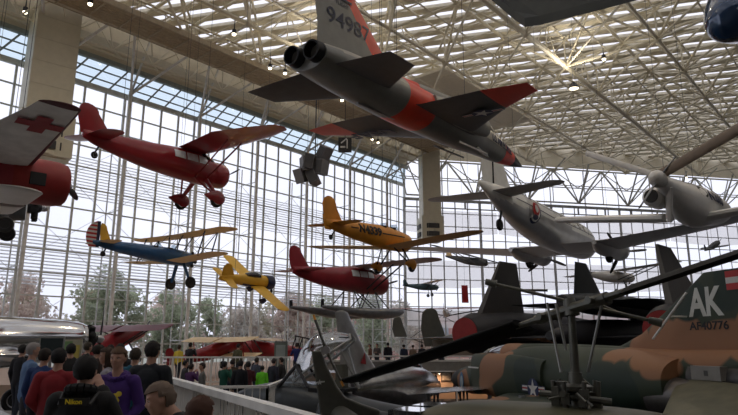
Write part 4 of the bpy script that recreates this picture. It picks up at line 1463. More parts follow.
def make_phantom():
    t = thing('camouflage_jet', 'tan and green camouflage fighter jet with white AK on its tail, lower right', 'jet', (6.47, 21.1, LOW), (0, 0, 107))
    tan = (.30, .145, .070); grn = (.035, .050, .028); dg = (.018, .035, .024)
    tb = [(-5.2, .4, 3.2, .85), (-6.6, .3, 3.35, .8), (-7.6, 0, 3.5, .75), (-5.6, 0, 3.7, .5), (-4.0, .5, 3.0, .6), (-5.6, 1.0, 2.7, .6), (2.9, .3, 3.2, .95), (1.9, 1.5, 2.4, .85), (2.4, 1.2, 1.7, .8), (6.9, .4, 1.6, .8), (3.8, .8, 2.4, .5), (-.2, 3.5, 2, 1.2), (-1.0, 1.4, 1.5, .35)]
    gb = [(5.3, .8, 2.1, .85), (-.4, 1.5, 2.1, .7), (-4.2, 1.2, 2.2, .7), (-3.6, 1.2, 2.3, .7), (-8, 0, 2.9, .6), (-5.5, 0, 4.6, .6), (-7, 0, 4.9, .7)]
    cam = blob_mat('camouflage', grn, tan, tb, .6, dg, gb)
    mb = MB()
    st = [(-5.6, 2.1, 1.3, 2.35), (-4, 2.6, 1.75, 2.3), (-1.5, 2.8, 2.0, 2.25), (1.5, 2.7, 2.0, 2.25), (3.4, 1.9, 1.7, 2.12), (5.0, 1.3, 1.3, 2.0), (6.6, 1.05, 1.2, 1.85), (8.1, .6, .7, 1.8), (8.95, .05, .05, 1.72)]
    loft(mb, st, 32, 0, 6, ex=2.5, matfn=lambda c: 1 if c.x > 7.3 else 0)
    loft(mb, [(-8.7, .3, .4, 2.95), (-7, .7, .8, 2.8), (-5, 1.1, 1.1, 2.65), (-2, 1.0, .8, 2.9), (1, .95, .7, 3.0), (2.8, .9, .6, 3.05)], 20, 0, 5)
    mb.build('fuselage', [cam, black], t, True)
    for s in (-1, 1):
        mb = MB(); loft(mb, [(-1.0, .7, 1.3, 2.2), (1, .95, 1.55, 2.2), (3.0, .85, 1.5, 2.25), (3.9, .62, 1.35, 2.3)], 22, 0, 5, ex=3, yc=s * 1.15); i = mb.build('air_intake', cam, t, True)
        mb = MB(); mb.box((3.85, s * 1.15 - .24, 1.75), (3.93, s * 1.15 + .24, 2.85)); mb.build('intake_opening', black, i)
        mb = MB(); mb.prism([(4.7, 1.65), (3.2, 1.6), (3.2, 3.0), (4.3, 3.0)], .05, (0, s * .78, 0)); mb.build('splitter_plate', cam, i)
    cs = [(1.2, .5, .3, 3.02), (2.6, .85, .75, 2.98), (3.8, .95, .95, 2.85), (4.9, .9, .85, 2.66), (5.9, .4, .35, 2.45)]
    mb = MB(); loft(mb, cs, 22, 0, 6, matfn=lambda c: 1 if (3.0 < c.x < 5.8 and c.z > 2.72 - max(0, c.x - 4.2) * .2 and not (3.05 < c.x < 3.4) and not (4.35 < c.x < 4.5)) else 0)
    mb.build('canopy', [cam, darkgl], t, True)
    mb = MB()
    for s in (-1, 1):
        mb.path([(5.9, s * .12, 2.48), (5.3, s * .40, 2.62), (4.6, s * .47, 2.74), (3.2, s * .48, 2.86)], .04, 6); mb.path([(5.9, s * .05, 2.6), (5.3, s * .22, 2.92), (4.6, s * .26, 3.13)], .035, 6)
    mb.path([(4.6, .47, 2.74), (4.6, .33, 3.08), (4.6, 0, 3.2), (4.6, -.33, 3.08), (4.6, -.47, 2.74)], .035, 6)
    mb.build('canopy_frame', mat('frame_light', (.7, .7, .68), .3), t)
    # fin
    mb = MB(); foil(mb, [(-2.2, 5.9, 3.0, 0, .26), (-3.9, 4.5, 3.6, 0, .2), (-5.1, 3.35, 4.3, 0, .14), (-6.25, 1.95, 5.05, 0, .08)], True)
    mb.build('fin', cam, t, True)
    mb = MB(); mb.prism([(-8.15, 3.3), (-8.05, 3.3), (-7.75, 4.6), (-7.85, 4.6)], .18); mb.build('rudder_hinge', black, t)
    FS = [(-2.2, 5.9, 3.0, 0, .26), (-3.9, 4.5, 3.6, 0, .2), (-5.1, 3.35, 4.3, 0, .14), (-6.25, 1.95, 5.05, 0, .08)]
    fw = lambda p, z: (p.x, fin_surf(FS, p.x, p.z) + .008 + max(z, 0), p.z)
    text_mesh('AK', .95, 'tail_code', mat('code_white', (.62, .64, .60), .6), t, (-6.25, 0, 4.3), (-1, 0, 0), (0, 0, 1), bold=.03, width=1.05, depth=.002, wrap=fw)
    text_mesh('AF40776', .27, 'serial_number', black, t, (-6.3, 0, 3.75), (-1, 0, 0), (0, 0, 1), bold=.006, width=1.15, depth=.002, wrap=fw)
    flat('tail_flash', [(rect(-.35, -.22, .35, .22), 0), (rect(-.35, -.07, .35, .07), 1)], [insr, insw], t, (-7.3, .075, 4.78), (-1, 0, 0), (0, 0, 1), .01)
    # wings, folded length, and drooping stabilators
    for s in (-1, 1):
        mb = MB(); foil(mb, [(1.9, 6.4, s * 1.0, 1.62, .35), (-.6, 4.0, s * 3.2, 1.62, .2), (-1.3, 3.3, s * 3.9, 1.64, .16)]); mb.build('wing', cam, t, True)
        mb = MB(); foil(mb, [(-5.6, 2.6, s * .55, 2.42, .16), (-7.2, 1.6, s * 2.6, 1.75, .07), (-7.3, 1.45, s * 2.75, 1.7, .05)], matfn=lambda c: 1 if abs(c.y) > 1.2 else 0)
        mb.build('stabilator', [cam, mat('olive_metal', (.15, .145, .095), .5, .3, var=.2)], t, True)
        mb = MB(); mb.lathe([(-6.3, .40), (-5.6, .47), (-5.0, .55)], (0, s * .55, 2.05), 'x', 24); mb.lathe([(-6.32, .02), (-6.31, .36)], (0, s * .55, 2.05), 'x', 24, 1); mb.build('exhaust_nozzle', [mat('burnt_metal', (.17, .16, .15), .4, .8, var=.25), black], t, True)
    # bare metal tail cone panels
    mb = MB(); loft(mb, [(-8.72, .34, .42, 2.72), (-7.4, .76, .78, 2.55), (-5.9, 1.15, 1.0, 2.5)], 20, 0, 4)
    mb.box((-6.95, .30, 2.5), (-6.1, .585, 2.82), 1); mb.box((-6.6, .585, 2.6), (-6.5, .6, 2.72), 0)
    mb.build('tail_cone', [mat('tail_metal', (.10, .098, .095), .45, .6, var=.3, scale=5), mat('pale_panel', (.26, .25, .23), .5)], t, True)
    insignia(t, (-.75, 1.60, 1.96), (-1, 0, 0), (0, 0, 1), .32, INS)
    flat('nose_emblem', [([(x * .45, y) for x, y in circ(.42)], 0), ([(x * .45, y) for x, y in circ(.27)], 1)], [mat('emblem_blue', (.08, .2, .4), .5), mat('emblem_pale', (.4, .5, .55), .5)], t, (6.6, .55, 1.75), (-1, 0, 0), (0, 0, 1), .03)
    mb = MB(); mb.tube((-5.15, .75, 3.45), (-6.15, .5, 4.55), .03, .03, 8); mb.tube((-5.65, .62, 4.0), (-5.65, .05, 4.0), .02, n=6); mb.build('antenna_bar', insw, t, True)
    mb = MB(); mb.box((2.9, 1.62, 2.45), (3.7, 1.66, 2.5)); mb.build('walkway_line', insw, t)
    for (x, y, z1) in ((5.2, 0, 1.5), (-1.2, 2.3, 1.6), (-1.2, -2.3, 1.6)):
        mb = MB(); mb.tube((x, y, z1 + .2), (x, y, .45), .1, .08, 10); mb.build('landing_gear_leg', steel, t, True)
        wheel(t, (x, y + (.18 if y > 0 else -.18 if y < 0 else 0), .38), .38, .22, black, steel)


make_phantom()


def make_huey():
    O = Vector((3.1, 9.5, LOW)); yaw = 152
    t = thing('army_helicopter', 'dark olive helicopter with long black two blade rotor in the foreground', 'helicopter', O, (0, 0, yaw))
    ol = mat('olive_drab', (.085, .083, .048), .45, var=.2, scale=2)
    old = mat('olive_dark', (.03, .032, .022), .5)
    mb = MB()
    st = [(-6.5, .4, .5, 1.7), (-4.0, .6, .8, 1.6), (-2.0, 1.5, 1.6, 1.4), (-.8, 2.3, 2.2, 1.28), (.8, 2.45, 2.35, 1.25), (2.2, 2.35, 2.25, 1.22), (3.2, 1.9, 1.5, 1.05), (4.0, .9, .8, .85), (4.2, .1, .1, .8)]
    loft(mb, st, 28, 0, 5, ex=3.2); mb.build('cabin', ol, t, True)
    # roof fairing (transmission housing) behind and around the mast
    mb = MB(); loft(mb, [(-3.0, .5, .3, 1.95), (-1.6, 1.1, .5, 2.0), (-.4, 1.25, .65, 2.05), (.5, 1.0, .5, 2.05), (1.1, .6, .2, 2.05)], 22, 0, 5, ex=3); f = mb.build('transmission_fairing', ol, t, True)
    for s in (-1, 1):
        mb = MB()
        for k in range(4): mb.box((-1.5, s * .60 - .03, 2.0 + .07 * k), (-.7, s * .60 + .03, 2.03 + .07 * k))
        mb.build('louvre', old, f)
    for s in (-1, 1):
        for (a, b) in ((.5, 1.25), (1.45, 2.2)):
            mb = MB()
            for (x0, x1) in ((a, b),):
                mb.box((x0, s * 1.10 - .10, 1.85), (x1, s * 1.10 + .06, 2.24))
            mb.build('side_window', darkgl, t)
    # roof edge windows
    mb = MB(); mb.box((2.2, -.8, 2.2), (2.75, -.12, 2.3)); mb.box((2.2, .12, 2.2), (2.75, .8, 2.3)); mb.build('roof_window', darkgl, t)
    R = Matrix.Rotation(-math.radians(yaw), 3, 'Z')
    L = lambda v: R @ (Vector(v) - O)
    H = at(571, 309, 9.5)
    h = L(H)
    metal = mat('mast_metal', (.13, .13, .11), .4, .6, var=.2)
    mb = MB(); mb.tube((0, 0, 2.3), h, .075, .055, 14); mb.tube((0, 0, 2.3), (0, 0, 2.9), .13, .10, 14); mb.build('mast', metal, t, True)
    # swash plate and servo mechanism
    mb = MB()
    mb.lathe([(2.62, .1), (2.64, .24), (2.70, .25), (2.74, .12)], (0, 0, 0), 'z', 20)
    rdm = random.Random(5)
    for k in range(26):
        a = rdm.uniform(0, 2 * PI); rr = rdm.uniform(.1, .42); zz = rdm.uniform(2.28, 2.72); q_ = Vector((math.cos(a) * rr, math.sin(a) * rr, zz))
        if k % 2: mb.box(q_ - Vector((.05, .05, .05)), q_ + Vector((.05, .05, .07)))
        else: mb.tube(q_, q_ + Vector((rdm.uniform(-.2, .2), rdm.uniform(-.2, .2), rdm.uniform(-.15, .2))), .022, n=6)
    for k in range(7):
        a = k * 2 * PI / 7 + .3
        c = Vector((math.cos(a) * .3, math.sin(a) * .3, 0))
        mb.tube(c + Vector((0, 0, 2.35)), c * 1.1 + Vector((0, 0, 2.78)), .045, .035, 8)
        mb.box((c.x - .06, c.y - .06, 2.4 + .06 * (k % 3)), (c.x + .06, c.y + .06, 2.55 + .06 * (k % 3)))
    mb.tube((-.5, .1, 2.5), (.5, .2, 2.6), .05, n=8); mb.tube((.2, -.5, 2.55), (.1, .55, 2.62), .05, n=8)
    mb.build('swash_plate', metal, t, True)
    bdir = (at(345, 382, 15.8) - H).normalized()
    right = bdir.cross(Vector((0, 0, 1))).normalized(); upv = right.cross(bdir).normalized()
    mb = MB()
    for (px, py, qx, qy, y0, y1) in ((547, 303, 561, 372, 9.7, 9.5), (602, 303, 588, 372, 9.3, 9.5), (556, 304, 566, 350, 9.3, 9.3)):
        mb.tube(L(at(px, py, y0)), L(at(qx, qy, y1)), .022, n=7)
    mb.build('pitch_link', mat('link_pale', (.32, .32, .30), .4, .5), t, True)
    # hub: yoke, grips, blades, stabiliser bar
    mb = MB()
    hb = L(H)
    b1 = (R @ bdir)
    r1 = R @ right; u1 = R @ upv
    mb.tube(hb - b1 * .7, hb + b1 * .7, .085, .085, 10, flat=1.3)
    mb.tube(hb - u1 * .1, hb + u1 * .16, .12, .09, 12)
    for s in (-1, 1):
        mb.tube(hb + b1 * s * .5 - r1 * .2, hb + b1 * s * .5 + r1 * .28, .06, n=8)
        mb.tube(hb + b1 * s * .6, hb + b1 * s * 1.3, .06, .045, 10, flat=1.6)
        mb.tube(hb + b1 * s * .25 + r1 * .3 + u1 * .1, hb + b1 * s * 1.1 + r1 * .1, .035, n=6)
    hubo = mb.build('rotor_hub', metal, t, True)
    blk = mat('rotor_black', (.006, .006, .006), .75, var=.2, spec=.2)
    for s in (-1, 1):
        mb = MB()
        P = [(x * .53, tt * .07) for x, tt in PROF] + [(x * .53, -tt * .05) for x, tt in reversed(PROF[1:])]
        vs = []
        for q, tw in ((1.1, 14), (3.5, 10), (7.3, 5)):
            c, sn = math.cos(math.radians(tw)), math.sin(math.radians(tw))
            for (x, z) in P:
                xx = x - .2
                vs.append(hb + b1 * s * q + r1 * (xx * c) * s + u1 * (z * c - xx * sn * 1))
        n = len(P)
        mb.add(vs, [(j * n + i, j * n + (i + 1) % n, (j + 1) * n + (i + 1) % n, (j + 1) * n + i) for j in range(2) for i in range(n)] + [tuple(range(n - 1, -1, -1)), tuple(2 * n + i for i in range(n))])
        mb.build('rotor_blade', blk, t, True)
    e = L(at(491, 283, 9.9)); c0 = hb + u1 * .12
    mb = MB(); d = (e - c0)
    mb.tube(c0 - d, c0 + d, .028, n=8)
    for s in (-1, 1):
        dn = d.normalized(); mb.tube(c0 + d * s - dn * .09, c0 + d * s + dn * .09, .065, .05, 12)
        mb.tube(c0 + d * s * .25 + u1 * .1, c0 + d * s * .6, .02, n=6)
    mb.build('stabilizer_bar', metal, t, True)
    mb = MB()
    for s in (-1, 1):
        mb.tube((-1.6, s * 1.2, .06), (2.9, s * 1.2, .06), .05, n=8)
        for x in (-.8, 1.6): mb.tube((x, s * .6, .5), (x, s * 1.2, .06), .04, n=8)
    mb.build('landing_skid', old, t, True)


make_huey()


def make_heli_tail():
    O = at(326, 350, 16.0); O.z = LOW
    t = thing('helicopter_tail', 'dark grey helicopter tail fin with orange tipped tail rotor beyond the white railing', 'helicopter', O, (0, 0, 0))
    L = lambda px, py, Y=16.0: at(px, py, Y) - O
    gm = mat('heli_grey', (.085, .085, .07), .5, .2, var=.15)
    out = [(311.5, 351), (321, 350.5), (327, 366), (337, 386), (345, 397), (362, 404), (380, 410), (380, 425), (322, 425), (318, 395)]
    pts = [L(x, y) for x, y in out]
    mb = MB(); n = len(pts); th = Vector((0, .11, 0))
    mb.add([p - th for p in pts] + [p + th for p in pts], [tuple(range(n)), tuple(range(2 * n - 1, n - 1, -1))] + [(i, i + n, (i + 1) % n + n, (i + 1) % n) for i in range(n)])
    f = mb.build('tail_fin', gm, t)
    bv = f.modifiers.new('b', 'BEVEL'); bv.width = .05; bv.segments = 3
    flat('star_marking', [(star_pts(.075), 0), (rect(-.13, -.015, .13, .015), 0)], [insw], t, L(320, 382) - Vector((0, .12, 0)), (1, 0, .15), (0, 0, 1), .01)
    mb = MB(); a = L(340, 416); mb.tube(a, a + Vector((1.4, -5.0, -.45)), .26, .38, 16); mb.build('tail_boom', gm, t, True)
    mb = MB(); mb.tube(a + Vector((.9, -3.5, -.4)), Vector((1.2, -3.4, .05)), .1, n=10); mb.lathe([(.0, .5), (.05, .5), (.1, .15)], (1.2, -3.4, 0), 'z', 16); mb.build('support_stand', steel, t)
    hb = L(326, 350, 15.6)
    mb = MB(); mb.tube(hb - Vector((0, .12, 0)), hb + Vector((0, .35, 0)), .1, .09, 12); mb.box(hb + Vector((-.07, -.1, -.07)), hb + Vector((.07, .06, .07))); mb.build('tail_rotor_hub', steel, t)
    tipm = mat('tip_orange', (.75, .32, .04), .5)
    for (px, py) in ((313.5, 315), (343.5, 386)):
        e = L(px, py, 15.6); d = e - hb
        mb = MB(); mb.tube(hb, hb + d * .2, .04, .04, 8); mb.tube(hb + d * .18, hb + d * .86, .095, .10, 8, flat=.35, up=(0, 1, 0)); mb.tube(hb + d * .86, e, .10, .09, 8, 1, flat=.35, up=(0, 1, 0)); mb.build('tail_rotor_blade', [gm, tipm], t, True)


make_heli_tail()


def make_silver():
    O = Vector((1.41, 26.7, LOW))
    t = thing('silver_jet', 'polished silver swept jet seen from its round dark tail pipe, lower centre', 'jet', O, (0, 0, 64))
    st = [(-5.2, .95, .95, 1.75), (-3.6, 1.25, 1.3, 1.72), (-1, 1.5, 1.7, 1.65), (1.0, 1.5, 1.7, 1.6), (2.4, 1.2, 1.35, 1.55), (3.4, .85, .9, 1.5), (3.7, .7, .7, 1.48)]
    sil = mat('polished_silver', (.68, .68, .68), .24, .95, var=.2, scale=2.5)
    mb = MB(); loft(mb, st, 30, 0, 5); mb.build('fuselage', sil, t, True)
    mb = MB(); mb.lathe([(-5.35, .40), (-5.3, .47), (-5.0, .47)], (0, 0, 1.75), 'x', 28, cap=False); mb.lathe([(-5.34, .40), (-4.6, .36), (-4.5, .02)], (0, 0, 1.75), 'x', 28, 1, cap=False); mb.build('tail_pipe', [dark, black], t, True)
    for s in (-1, 1):
        mb = MB(); secs = [(1.9, 3.0, s * .6, 1.35, .3), (-1.2, 1.5, s * 4.0, 1.75, .12)]; round_tip(secs, .25); foil(mb, secs); mb.build('wing', sil, t, True)
        mb = MB(); secs = [(-3.4, 1.3, s * .3, 2.3, .12), (-4.6, .7, s * 1.7, 2.4, .06)]; round_tip(secs, .15); foil(mb, secs); mb.build('tailplane', sil, t, True)
        mb = MB(); mb.tube((-.6, s * 1.4, 1.4), (-.6, s * 1.4, .4), .07, n=10); mb.build('landing_gear_leg', steel, t); wheel(t, (-.6, s * 1.5, .36), .36, .16, black, steel)
    mb = MB(); mb.tube((2.7, 0, 1.2), (2.8, 0, .35), .06, n=10); mb.build('landing_gear_leg', steel, t); wheel(t, (2.8, 0, .3), .3, .14, black, steel)
    mb = MB(); secs = [(-2.3, 3.2, 2.2, 0, .2), (-3.6, 1.9, 3.1, 0, .16), (-4.9, 1.0, 4.35, 0, .08)]; round_tip(secs, .15); foil(mb, secs, True); mb.build('fin', mat('silver_fin', (.5, .51, .51), .35, .6, var=.15), t, True)
    flat('fin_flash', [([(-.3, -.25), (.15, -.3), (.05, .15)], 0)], [redp], t, (-3.9, -.12, 2.9), (1, 0, 0), (0, 0, 1), .02)
    mb = MB(); loft(mb, [(-.2, .4, .3, 2.35), (.8, .7, .6, 2.35), (1.8, .6, .5, 2.2), (2.6, .2, .2, 2.05)], 18); mb.build('canopy', darkgl, t, True)


make_silver()


def make_open_canopy():
    O = Vector((.05, 17.9, LOW))
    t = thing('open_cockpit_jet', 'dark grey jet with raised clear cockpit canopy beyond the white railing', 'jet', O, (0, 0, 158))
    gm = mat('jet_dark_grey', (.07, .078, .082), .35, .3, var=.15)
    st = [(-2.6, .6, .5, 1.2), (-1.0, 1.1, .9, 1.2), (.2, 1.3, 1.1, 1.28), (1.5, 1.2, 1.25, 1.5), (2.8, 1.0, 1.1, 1.68), (3.9, .6, .65, 1.75), (4.55, .06, .08, 1.78)]
    mb = MB(); loft(mb, st, 28, 0, 5, ex=2.4); mb.build('fuselage', gm, t, True)
    for s in (-1, 1):
        mb = MB(); loft(mb, [(-2.2, .3, .5, 1.15), (-.5, .5, .7, 1.25), (1.2, .5, .8, 1.4), (1.25, .4, .7, 1.4)], 18, 0, 4, yc=s * .72); i = mb.build('air_intake', gm, t, True)
        mb = MB(); foil(mb, [(.6, 3.2, s * .6, 1.35, .2), (-1.0, 1.4, s * 1.9, 1.32, .08)]); mb.build('wing', silver, t, True)
        mb = MB(); mb.tube((-.6, s * .9, 1.3), (-.6, s * 1.0, .35), .06, n=8); mb.build('landing_gear_leg', steel, t); wheel(t, (-.6, s * 1.1, .3), .3, .14, black, steel)
    mb = MB(); mb.tube((3.0, 0, 1.2), (3.0, 0, .3), .06, n=8); mb.build('landing_gear_leg', steel, t); wheel(t, (3.0, 0, .26), .26, .12, black, steel)
    # windshield frame
    mb = MB()
    a = [(2.75, -.38, 2.12), (2.2, -.36, 2.72), (2.2, .36, 2.72), (2.75, .38, 2.12)]
    for p, q in zip(a, a[1:] + a[:1]): mb.tube(p, q, .055, n=6)
    mb.tube((2.2, -.36, 2.72), (1.75, -.45, 2.12), .05, n=6); mb.tube((2.2, .36, 2.72), (1.75, .45, 2.12), .05, n=6)
    w = mb.build('windshield_frame', dark, t)
    mb = MB(); mb.add(a, [(0, 1, 2, 3)]); mb.build('windshield', winds, w, fix=False)
    mb = MB(); mb.add([(2.75, -.38, 2.12), (2.2, -.36, 2.72), (1.75, -.45, 2.12)], [(0, 1, 2)]); mb.add([(2.75, .38, 2.12), (2.2, .36, 2.72), (1.75, .45, 2.12)], [(0, 1, 2)]); mb.build('side_glass', winds, w, fix=False)
    # cockpit interior: seat, rim
    mb = MB(); mb.box((.6, -.45, 2.0), (1.75, .45, 2.1)); mb.build('cockpit_rim', black, t)
    mb = MB(); mb.box((.8, -.22, 1.9), (1.0, .22, 2.75)); mb.box((1.0, -.2, 1.9), (1.4, .2, 2.15)); mb.build('ejection_seat', mat('seat_drab', (.12, .12, .09), .7), t)
    # raised bubble canopy, hinged at the rear
    M = Matrix.Translation((.1, 0, 2.15)) @ Matrix.Rotation(math.radians(-2), 4, 'Y')
    A = Vector((2.35, 0, 2.25)); B = Vector((.55, 0, 3.45))
    ln = B - A; d = ln.normalized(); s_ = Vector((0, 1, 0)); nn = s_.cross(d) * -1
    if nn.z < 0: nn = -nn
    g = MB(); fr = MB(); rows_ = []
    for i in range(13):
        tt = i / 12; w = .42 * math.sin(PI * (.12 + .84 * tt)) ** .5; hgt = .8 * math.sin(PI * (.05 + .9 * tt)) ** .8
        row = []
        for k in range(11):
            an = PI * k / 10
            row.append(A + ln * tt + s_ * (w * math.cos(an)) + nn * (hgt * math.sin(an)))
        rows_.append(row)
    vs = [p for r in rows_ for p in r]
    g.add(vs, [(j * 11 + i, j * 11 + i + 1, (j + 1) * 11 + i + 1, (j + 1) * 11 + i) for j in range(12) for i in range(10)])
    for side in (0, 10):
        for j in range(12): fr.tube(rows_[j][side], rows_[j + 1][side], .04, n=6)
    for j in (0, 12):
        for i in range(10): fr.tube(rows_[j][i], rows_[j][i + 1], .035, n=6)
    fr.tube((.35, 0, 2.1), rows_[10][0], .03, n=6); fr.tube((.35, 0, 2.1), rows_[10][10], .03, n=6)
    c = fr.build('canopy_frame', mat('frame_silver', (.45, .45, .44), .35, .5), t)
    g.build('canopy_bubble', glass('canopy_clear', (.75, .78, .78), .45), c, True)


make_open_canopy()


def make_blackbird():
    O = Vector((15.4, 35.0, -2.5))
    t = thing('black_spy_plane', 'huge flat black twin engine spy plane with inward leaning fins behind the helicopter rotor', 'jet', O, (0, 0, 45), scale=1.25)
    bm_ = mat('spy_black', (.028, .028, .032), .55, .1, var=.2, scale=1)
    fm = mat('spy_fin', (.075, .072, .070), .6, var=.12, scale=1)
    mb = MB(); loft(mb, [(-8.4, .3, .3, 3.6), (-6, 1.3, 1.2, 3.6), (0, 1.7, 1.5, 3.6), (6, 1.8, 1.5, 3.5), (11, 1.6, 1.2, 3.4), (15, .9, .7, 3.3), (18, .05, .05, 3.2)], 26, 0, 4); mb.build('fuselage', bm_, t, True)
    for s in (-1, 1):
        mb = MB(); foil(mb, [(16, 22.0, s * .3, 3.55, .5), (6, 13.5, s * 1.6, 3.55, .5), (1.0, 8.2, s * 4.0, 3.55, .5), (-4.5, 2.5, s * 7.2, 3.6, .12)]); mb.build('wing', bm_, t, True)
        mb = MB(); mb.lathe([(-8.2, .62), (-7.6, .82), (-5, .95), (0, .95), (3.2, .8), (3.25, .6)], (0, s * 3.8, 3.75), 'x', 30); na = mb.build('engine_nacelle', bm_, t, True)
        mb = MB(); mb.lathe([(3.2, .5), (4.6, .03)], (0, s * 3.8, 3.75), 'x', 22); mb.build('inlet_spike', bm_, na, True)
        mb = MB(); mb.lathe([(-8.26, .6), (-8.2, .6)], (0, s * 3.8, 3.75), 'x', 26); mb.build('exhaust_cover', mat('cover_red', (.28, .02, .02), .7), na)
        mb = MB()
        pr = [(-3.8, 4.35), (-5.1, 6.75), (-6.35, 6.75), (-7.3, 4.35)]
        vs = []
        for (x, z) in pr:
            y = 3.8 - (z - 4.35) * .24
            vs += [(x, s * (y - (.13 if z < 5 else .05)), z), (x, s * (y + (.13 if z < 5 else .05)), z)]
        mb.add(vs, [(0, 2, 4, 6), (7, 5, 3, 1), (0, 1, 3, 2), (2, 3, 5, 4), (4, 5, 7, 6), (6, 7, 1, 0)])
        f = mb.build('fin', fm, t)
        mb = MB(); mb.prism([(-3.0, 4.35), (-3.3, 4.1), (-7.6, 4.1), (-7.35, 4.37)], .5, (0, s * 3.8, 0)); mb.build('fin_base', bm_, t)
        mb = MB(); mb.tube((-1, s * 1.6, 3.3), (-1, s * 1.6, 1.2), .12, n=10); mb.build('landing_gear_leg', steel, t)
        for dy in (-.35, 0, .35): wheel(t, (-1, s * 1.6 + dy, 1.06), .42, .2, black, steel)
    mb = MB(); mb.tube((10, 0, 3), (10, 0, 1.2), .1, n=10); mb.build('landing_gear_leg', steel, t); wheel(t, (10, .2, 1.02), .38, .2, black, steel)
    # drone on the back: a thing of its own
    d = thing('reconnaissance_drone', 'dark drone with single upright fin riding on the black spy plane', 'drone', O + Vector((0, 0, 6.1)), (0, 0, 45), scale=1.2)
    dm = mat('drone_dark', (.035, .042, .048), .5, .2, var=.12)
    mb = MB(); loft(mb, [(-7.6, .5, .5, 0), (-5, .9, .9, 0), (0, 1.1, 1.0, 0), (4, 1.0, .9, 0), (5.2, .9, .8, 0)], 24, 0, 4); mb.build('body', dm, d, True)
    mb = MB(); mb.lathe([(5.1, .3), (6.3, .02)], (0, 0, 0), 'x', 18); mb.build('inlet_spike', dm, d, True)
    mb = MB(); mb.lathe([(-7.66, .2), (-7.6, .24)], (0, 0, 0), 'x', 18); mb.build('exhaust_nozzle', black, d)
    for s in (-1, 1):
        mb = MB(); foil(mb, [(4.5, 11, s * .2, 0, .3), (-1.5, 5.2, s * 1.6, 0, .2), (-4.8, 1.9, s * 2.9, 0, .08)]); mb.build('wing', dm, d, True)
    mb = MB(); foil(mb, [(-4.0, 2.6, .3, 0, .2), (-5.3, 1.0, 1.65, 0, .08)], True); mb.build('fin', dm, d, True)
    mb = MB(); mb.prism([(-1, -.45), (1, -.45), (.6, -1.05), (-.6, -1.05)], .3); mb.build('pylon', bm_, d)


make_blackbird()


def make_boeing():
    O = at(438, 345, 44.0); O.z = 0
    t = thing('triple_tail_airliner', 'grey green old airliner seen from its three rounded tail fins on the gallery', 'airplane', O, (0, 0, 38))
    gm = mat('tail_grey_green', (.15, .155, .135), .5, .2, var=.1)
    mb = MB(); loft(mb, [(-.6, .2, .9, 1.5), (1.5, 1.0, 1.6, 1.6), (5, 1.9, 2.2, 1.9), (12, 2.0, 2.4, 2.1)], 22, 0, 4, ex=3); mb.build('fuselage', mat('old_silver', (.4, .4, .37), .4, .5), t, True)
    for y, zb, h, c in ((0, 1.2, 2.9, 2.3), (3.9, 1.9, 1.75, 1.3), (-3.9, 1.9, 1.75, 1.3)):
        mb = MB()
        secs = [(c * .45, c, zb + .3, 0, .14), (c * .25, c * .95, zb + h * .5, 0, .12), (c * .05, c * .7, zb + h * .82, 0, .1)]
        round_tip(secs, h * .2, k=.4); foil(mb, secs, True, y0=y); mb.build('fin', gm, t, True)
    for s in (-1, 1):
        mb = MB(); secs = [(1.2, 1.8, s * .1, 2.0, .16), (1.0, 1.4, s * 4.1, 2.05, .12)]; foil(mb, secs); mb.build('tailplane', gm, t, True)
        mb = MB(); mb.tube((.5, s * .2, 1.3), (.6, s * 3.2, 2.0), .03, n=6); mb.tube((.5, s * .1, 3.6), (.6, s * 3.6, 2.1), .02, n=6); mb.build('tail_strut', dark, t)
    wheel(t, (0, 0, .3), .3, .15, black, dark, 'tail_wheel')
    mb = MB(); mb.tube((.2, 0, 1.3), (0, 0, .3), .06, n=8); mb.build('tail_leg', dark, t)


make_boeing()


def make_left_silver():
    O = at(14, 345, 20.0); O.z = -.6
    t = thing('polished_plane', 'polished silver aeroplane fuselage with black radial engine behind the crowd at far left', 'airplane', O, (0, 0, 38))
    sil = mat('mirror_silver', (.75, .75, .75), .12, 1.0, var=.1, scale=1)
    st = [(-6, .8, .9, 1.9), (-3, 1.5, 1.6, 2.0), (-.8, 1.6, 1.65, 2.25), (.9, 1.35, 1.4, 2.35), (1.9, 1.1, 1.1, 2.4), (2.1, .95, .95, 2.4)]
    mb = MB(); loft(mb, st, 30, 0, 5); mb.build('fuselage', sil, t, True)
    radial_engine(t, (2.25, 0, 2.4), .5, black, 9)
    propeller(t, (2.6, 0, 2.4), 1.0, 2, dark, steel, 10, .14)
    for s in (-1, 1):
        mb = MB(); secs = [(.4, 1.9, s * .5, 1.75, .25), (.1, 1.4, s * (3.2 if s > 0 else 2.2), 1.9, .16)]; round_tip(secs, .4); foil(mb, secs); mb.build('wing', sil, t, True)
        mb = MB(); mb.tube((.3, s * 1.1, 1.75), (.4, s * 1.2, .45), .1, n=10); mb.build('landing_gear_leg', black, t, True)
        wheel(t, (.4, s * 1.32, .4), .4, .2, black, steel)


make_left_silver()
P = at(118, 352, 27); P.z = .0
o = small_plane('maroon_monoplane', 'maroon high wing monoplane standing behind the crowd', 'x', 'y', 1, 1, darkred, darkred) if False else None
P = at(112, 345, 30.5); P.z = 1.75
o = small_plane('maroon_monoplane', 'maroon high wing monoplane standing on the gallery behind the crowd', P, (0, 17, 68), 5.2, 6.4, red2, darkred, high=True)
P = at(214, 352, 32.5); P.z = 1.3
o = small_plane('red_biplane', 'small red plane with pale yellow wings standing beyond the crowd', P, (0, 15, 50), 4.6, 5.8, redp, creamy, bi=True)
P = at(268, 350, 36); P.z = 1.35
o = small_plane('red_monoplane', 'far red plane with tan wing standing right of the yellow winged one', P, (0, 6, 170), 5.0, 6.5, redp, mat('tan_wing', (.6, .42, .22), .5), high=True)

# ================================================================== rails, signs, exhibits
white = mat('rail_white', (.80, .79, .75), .45)


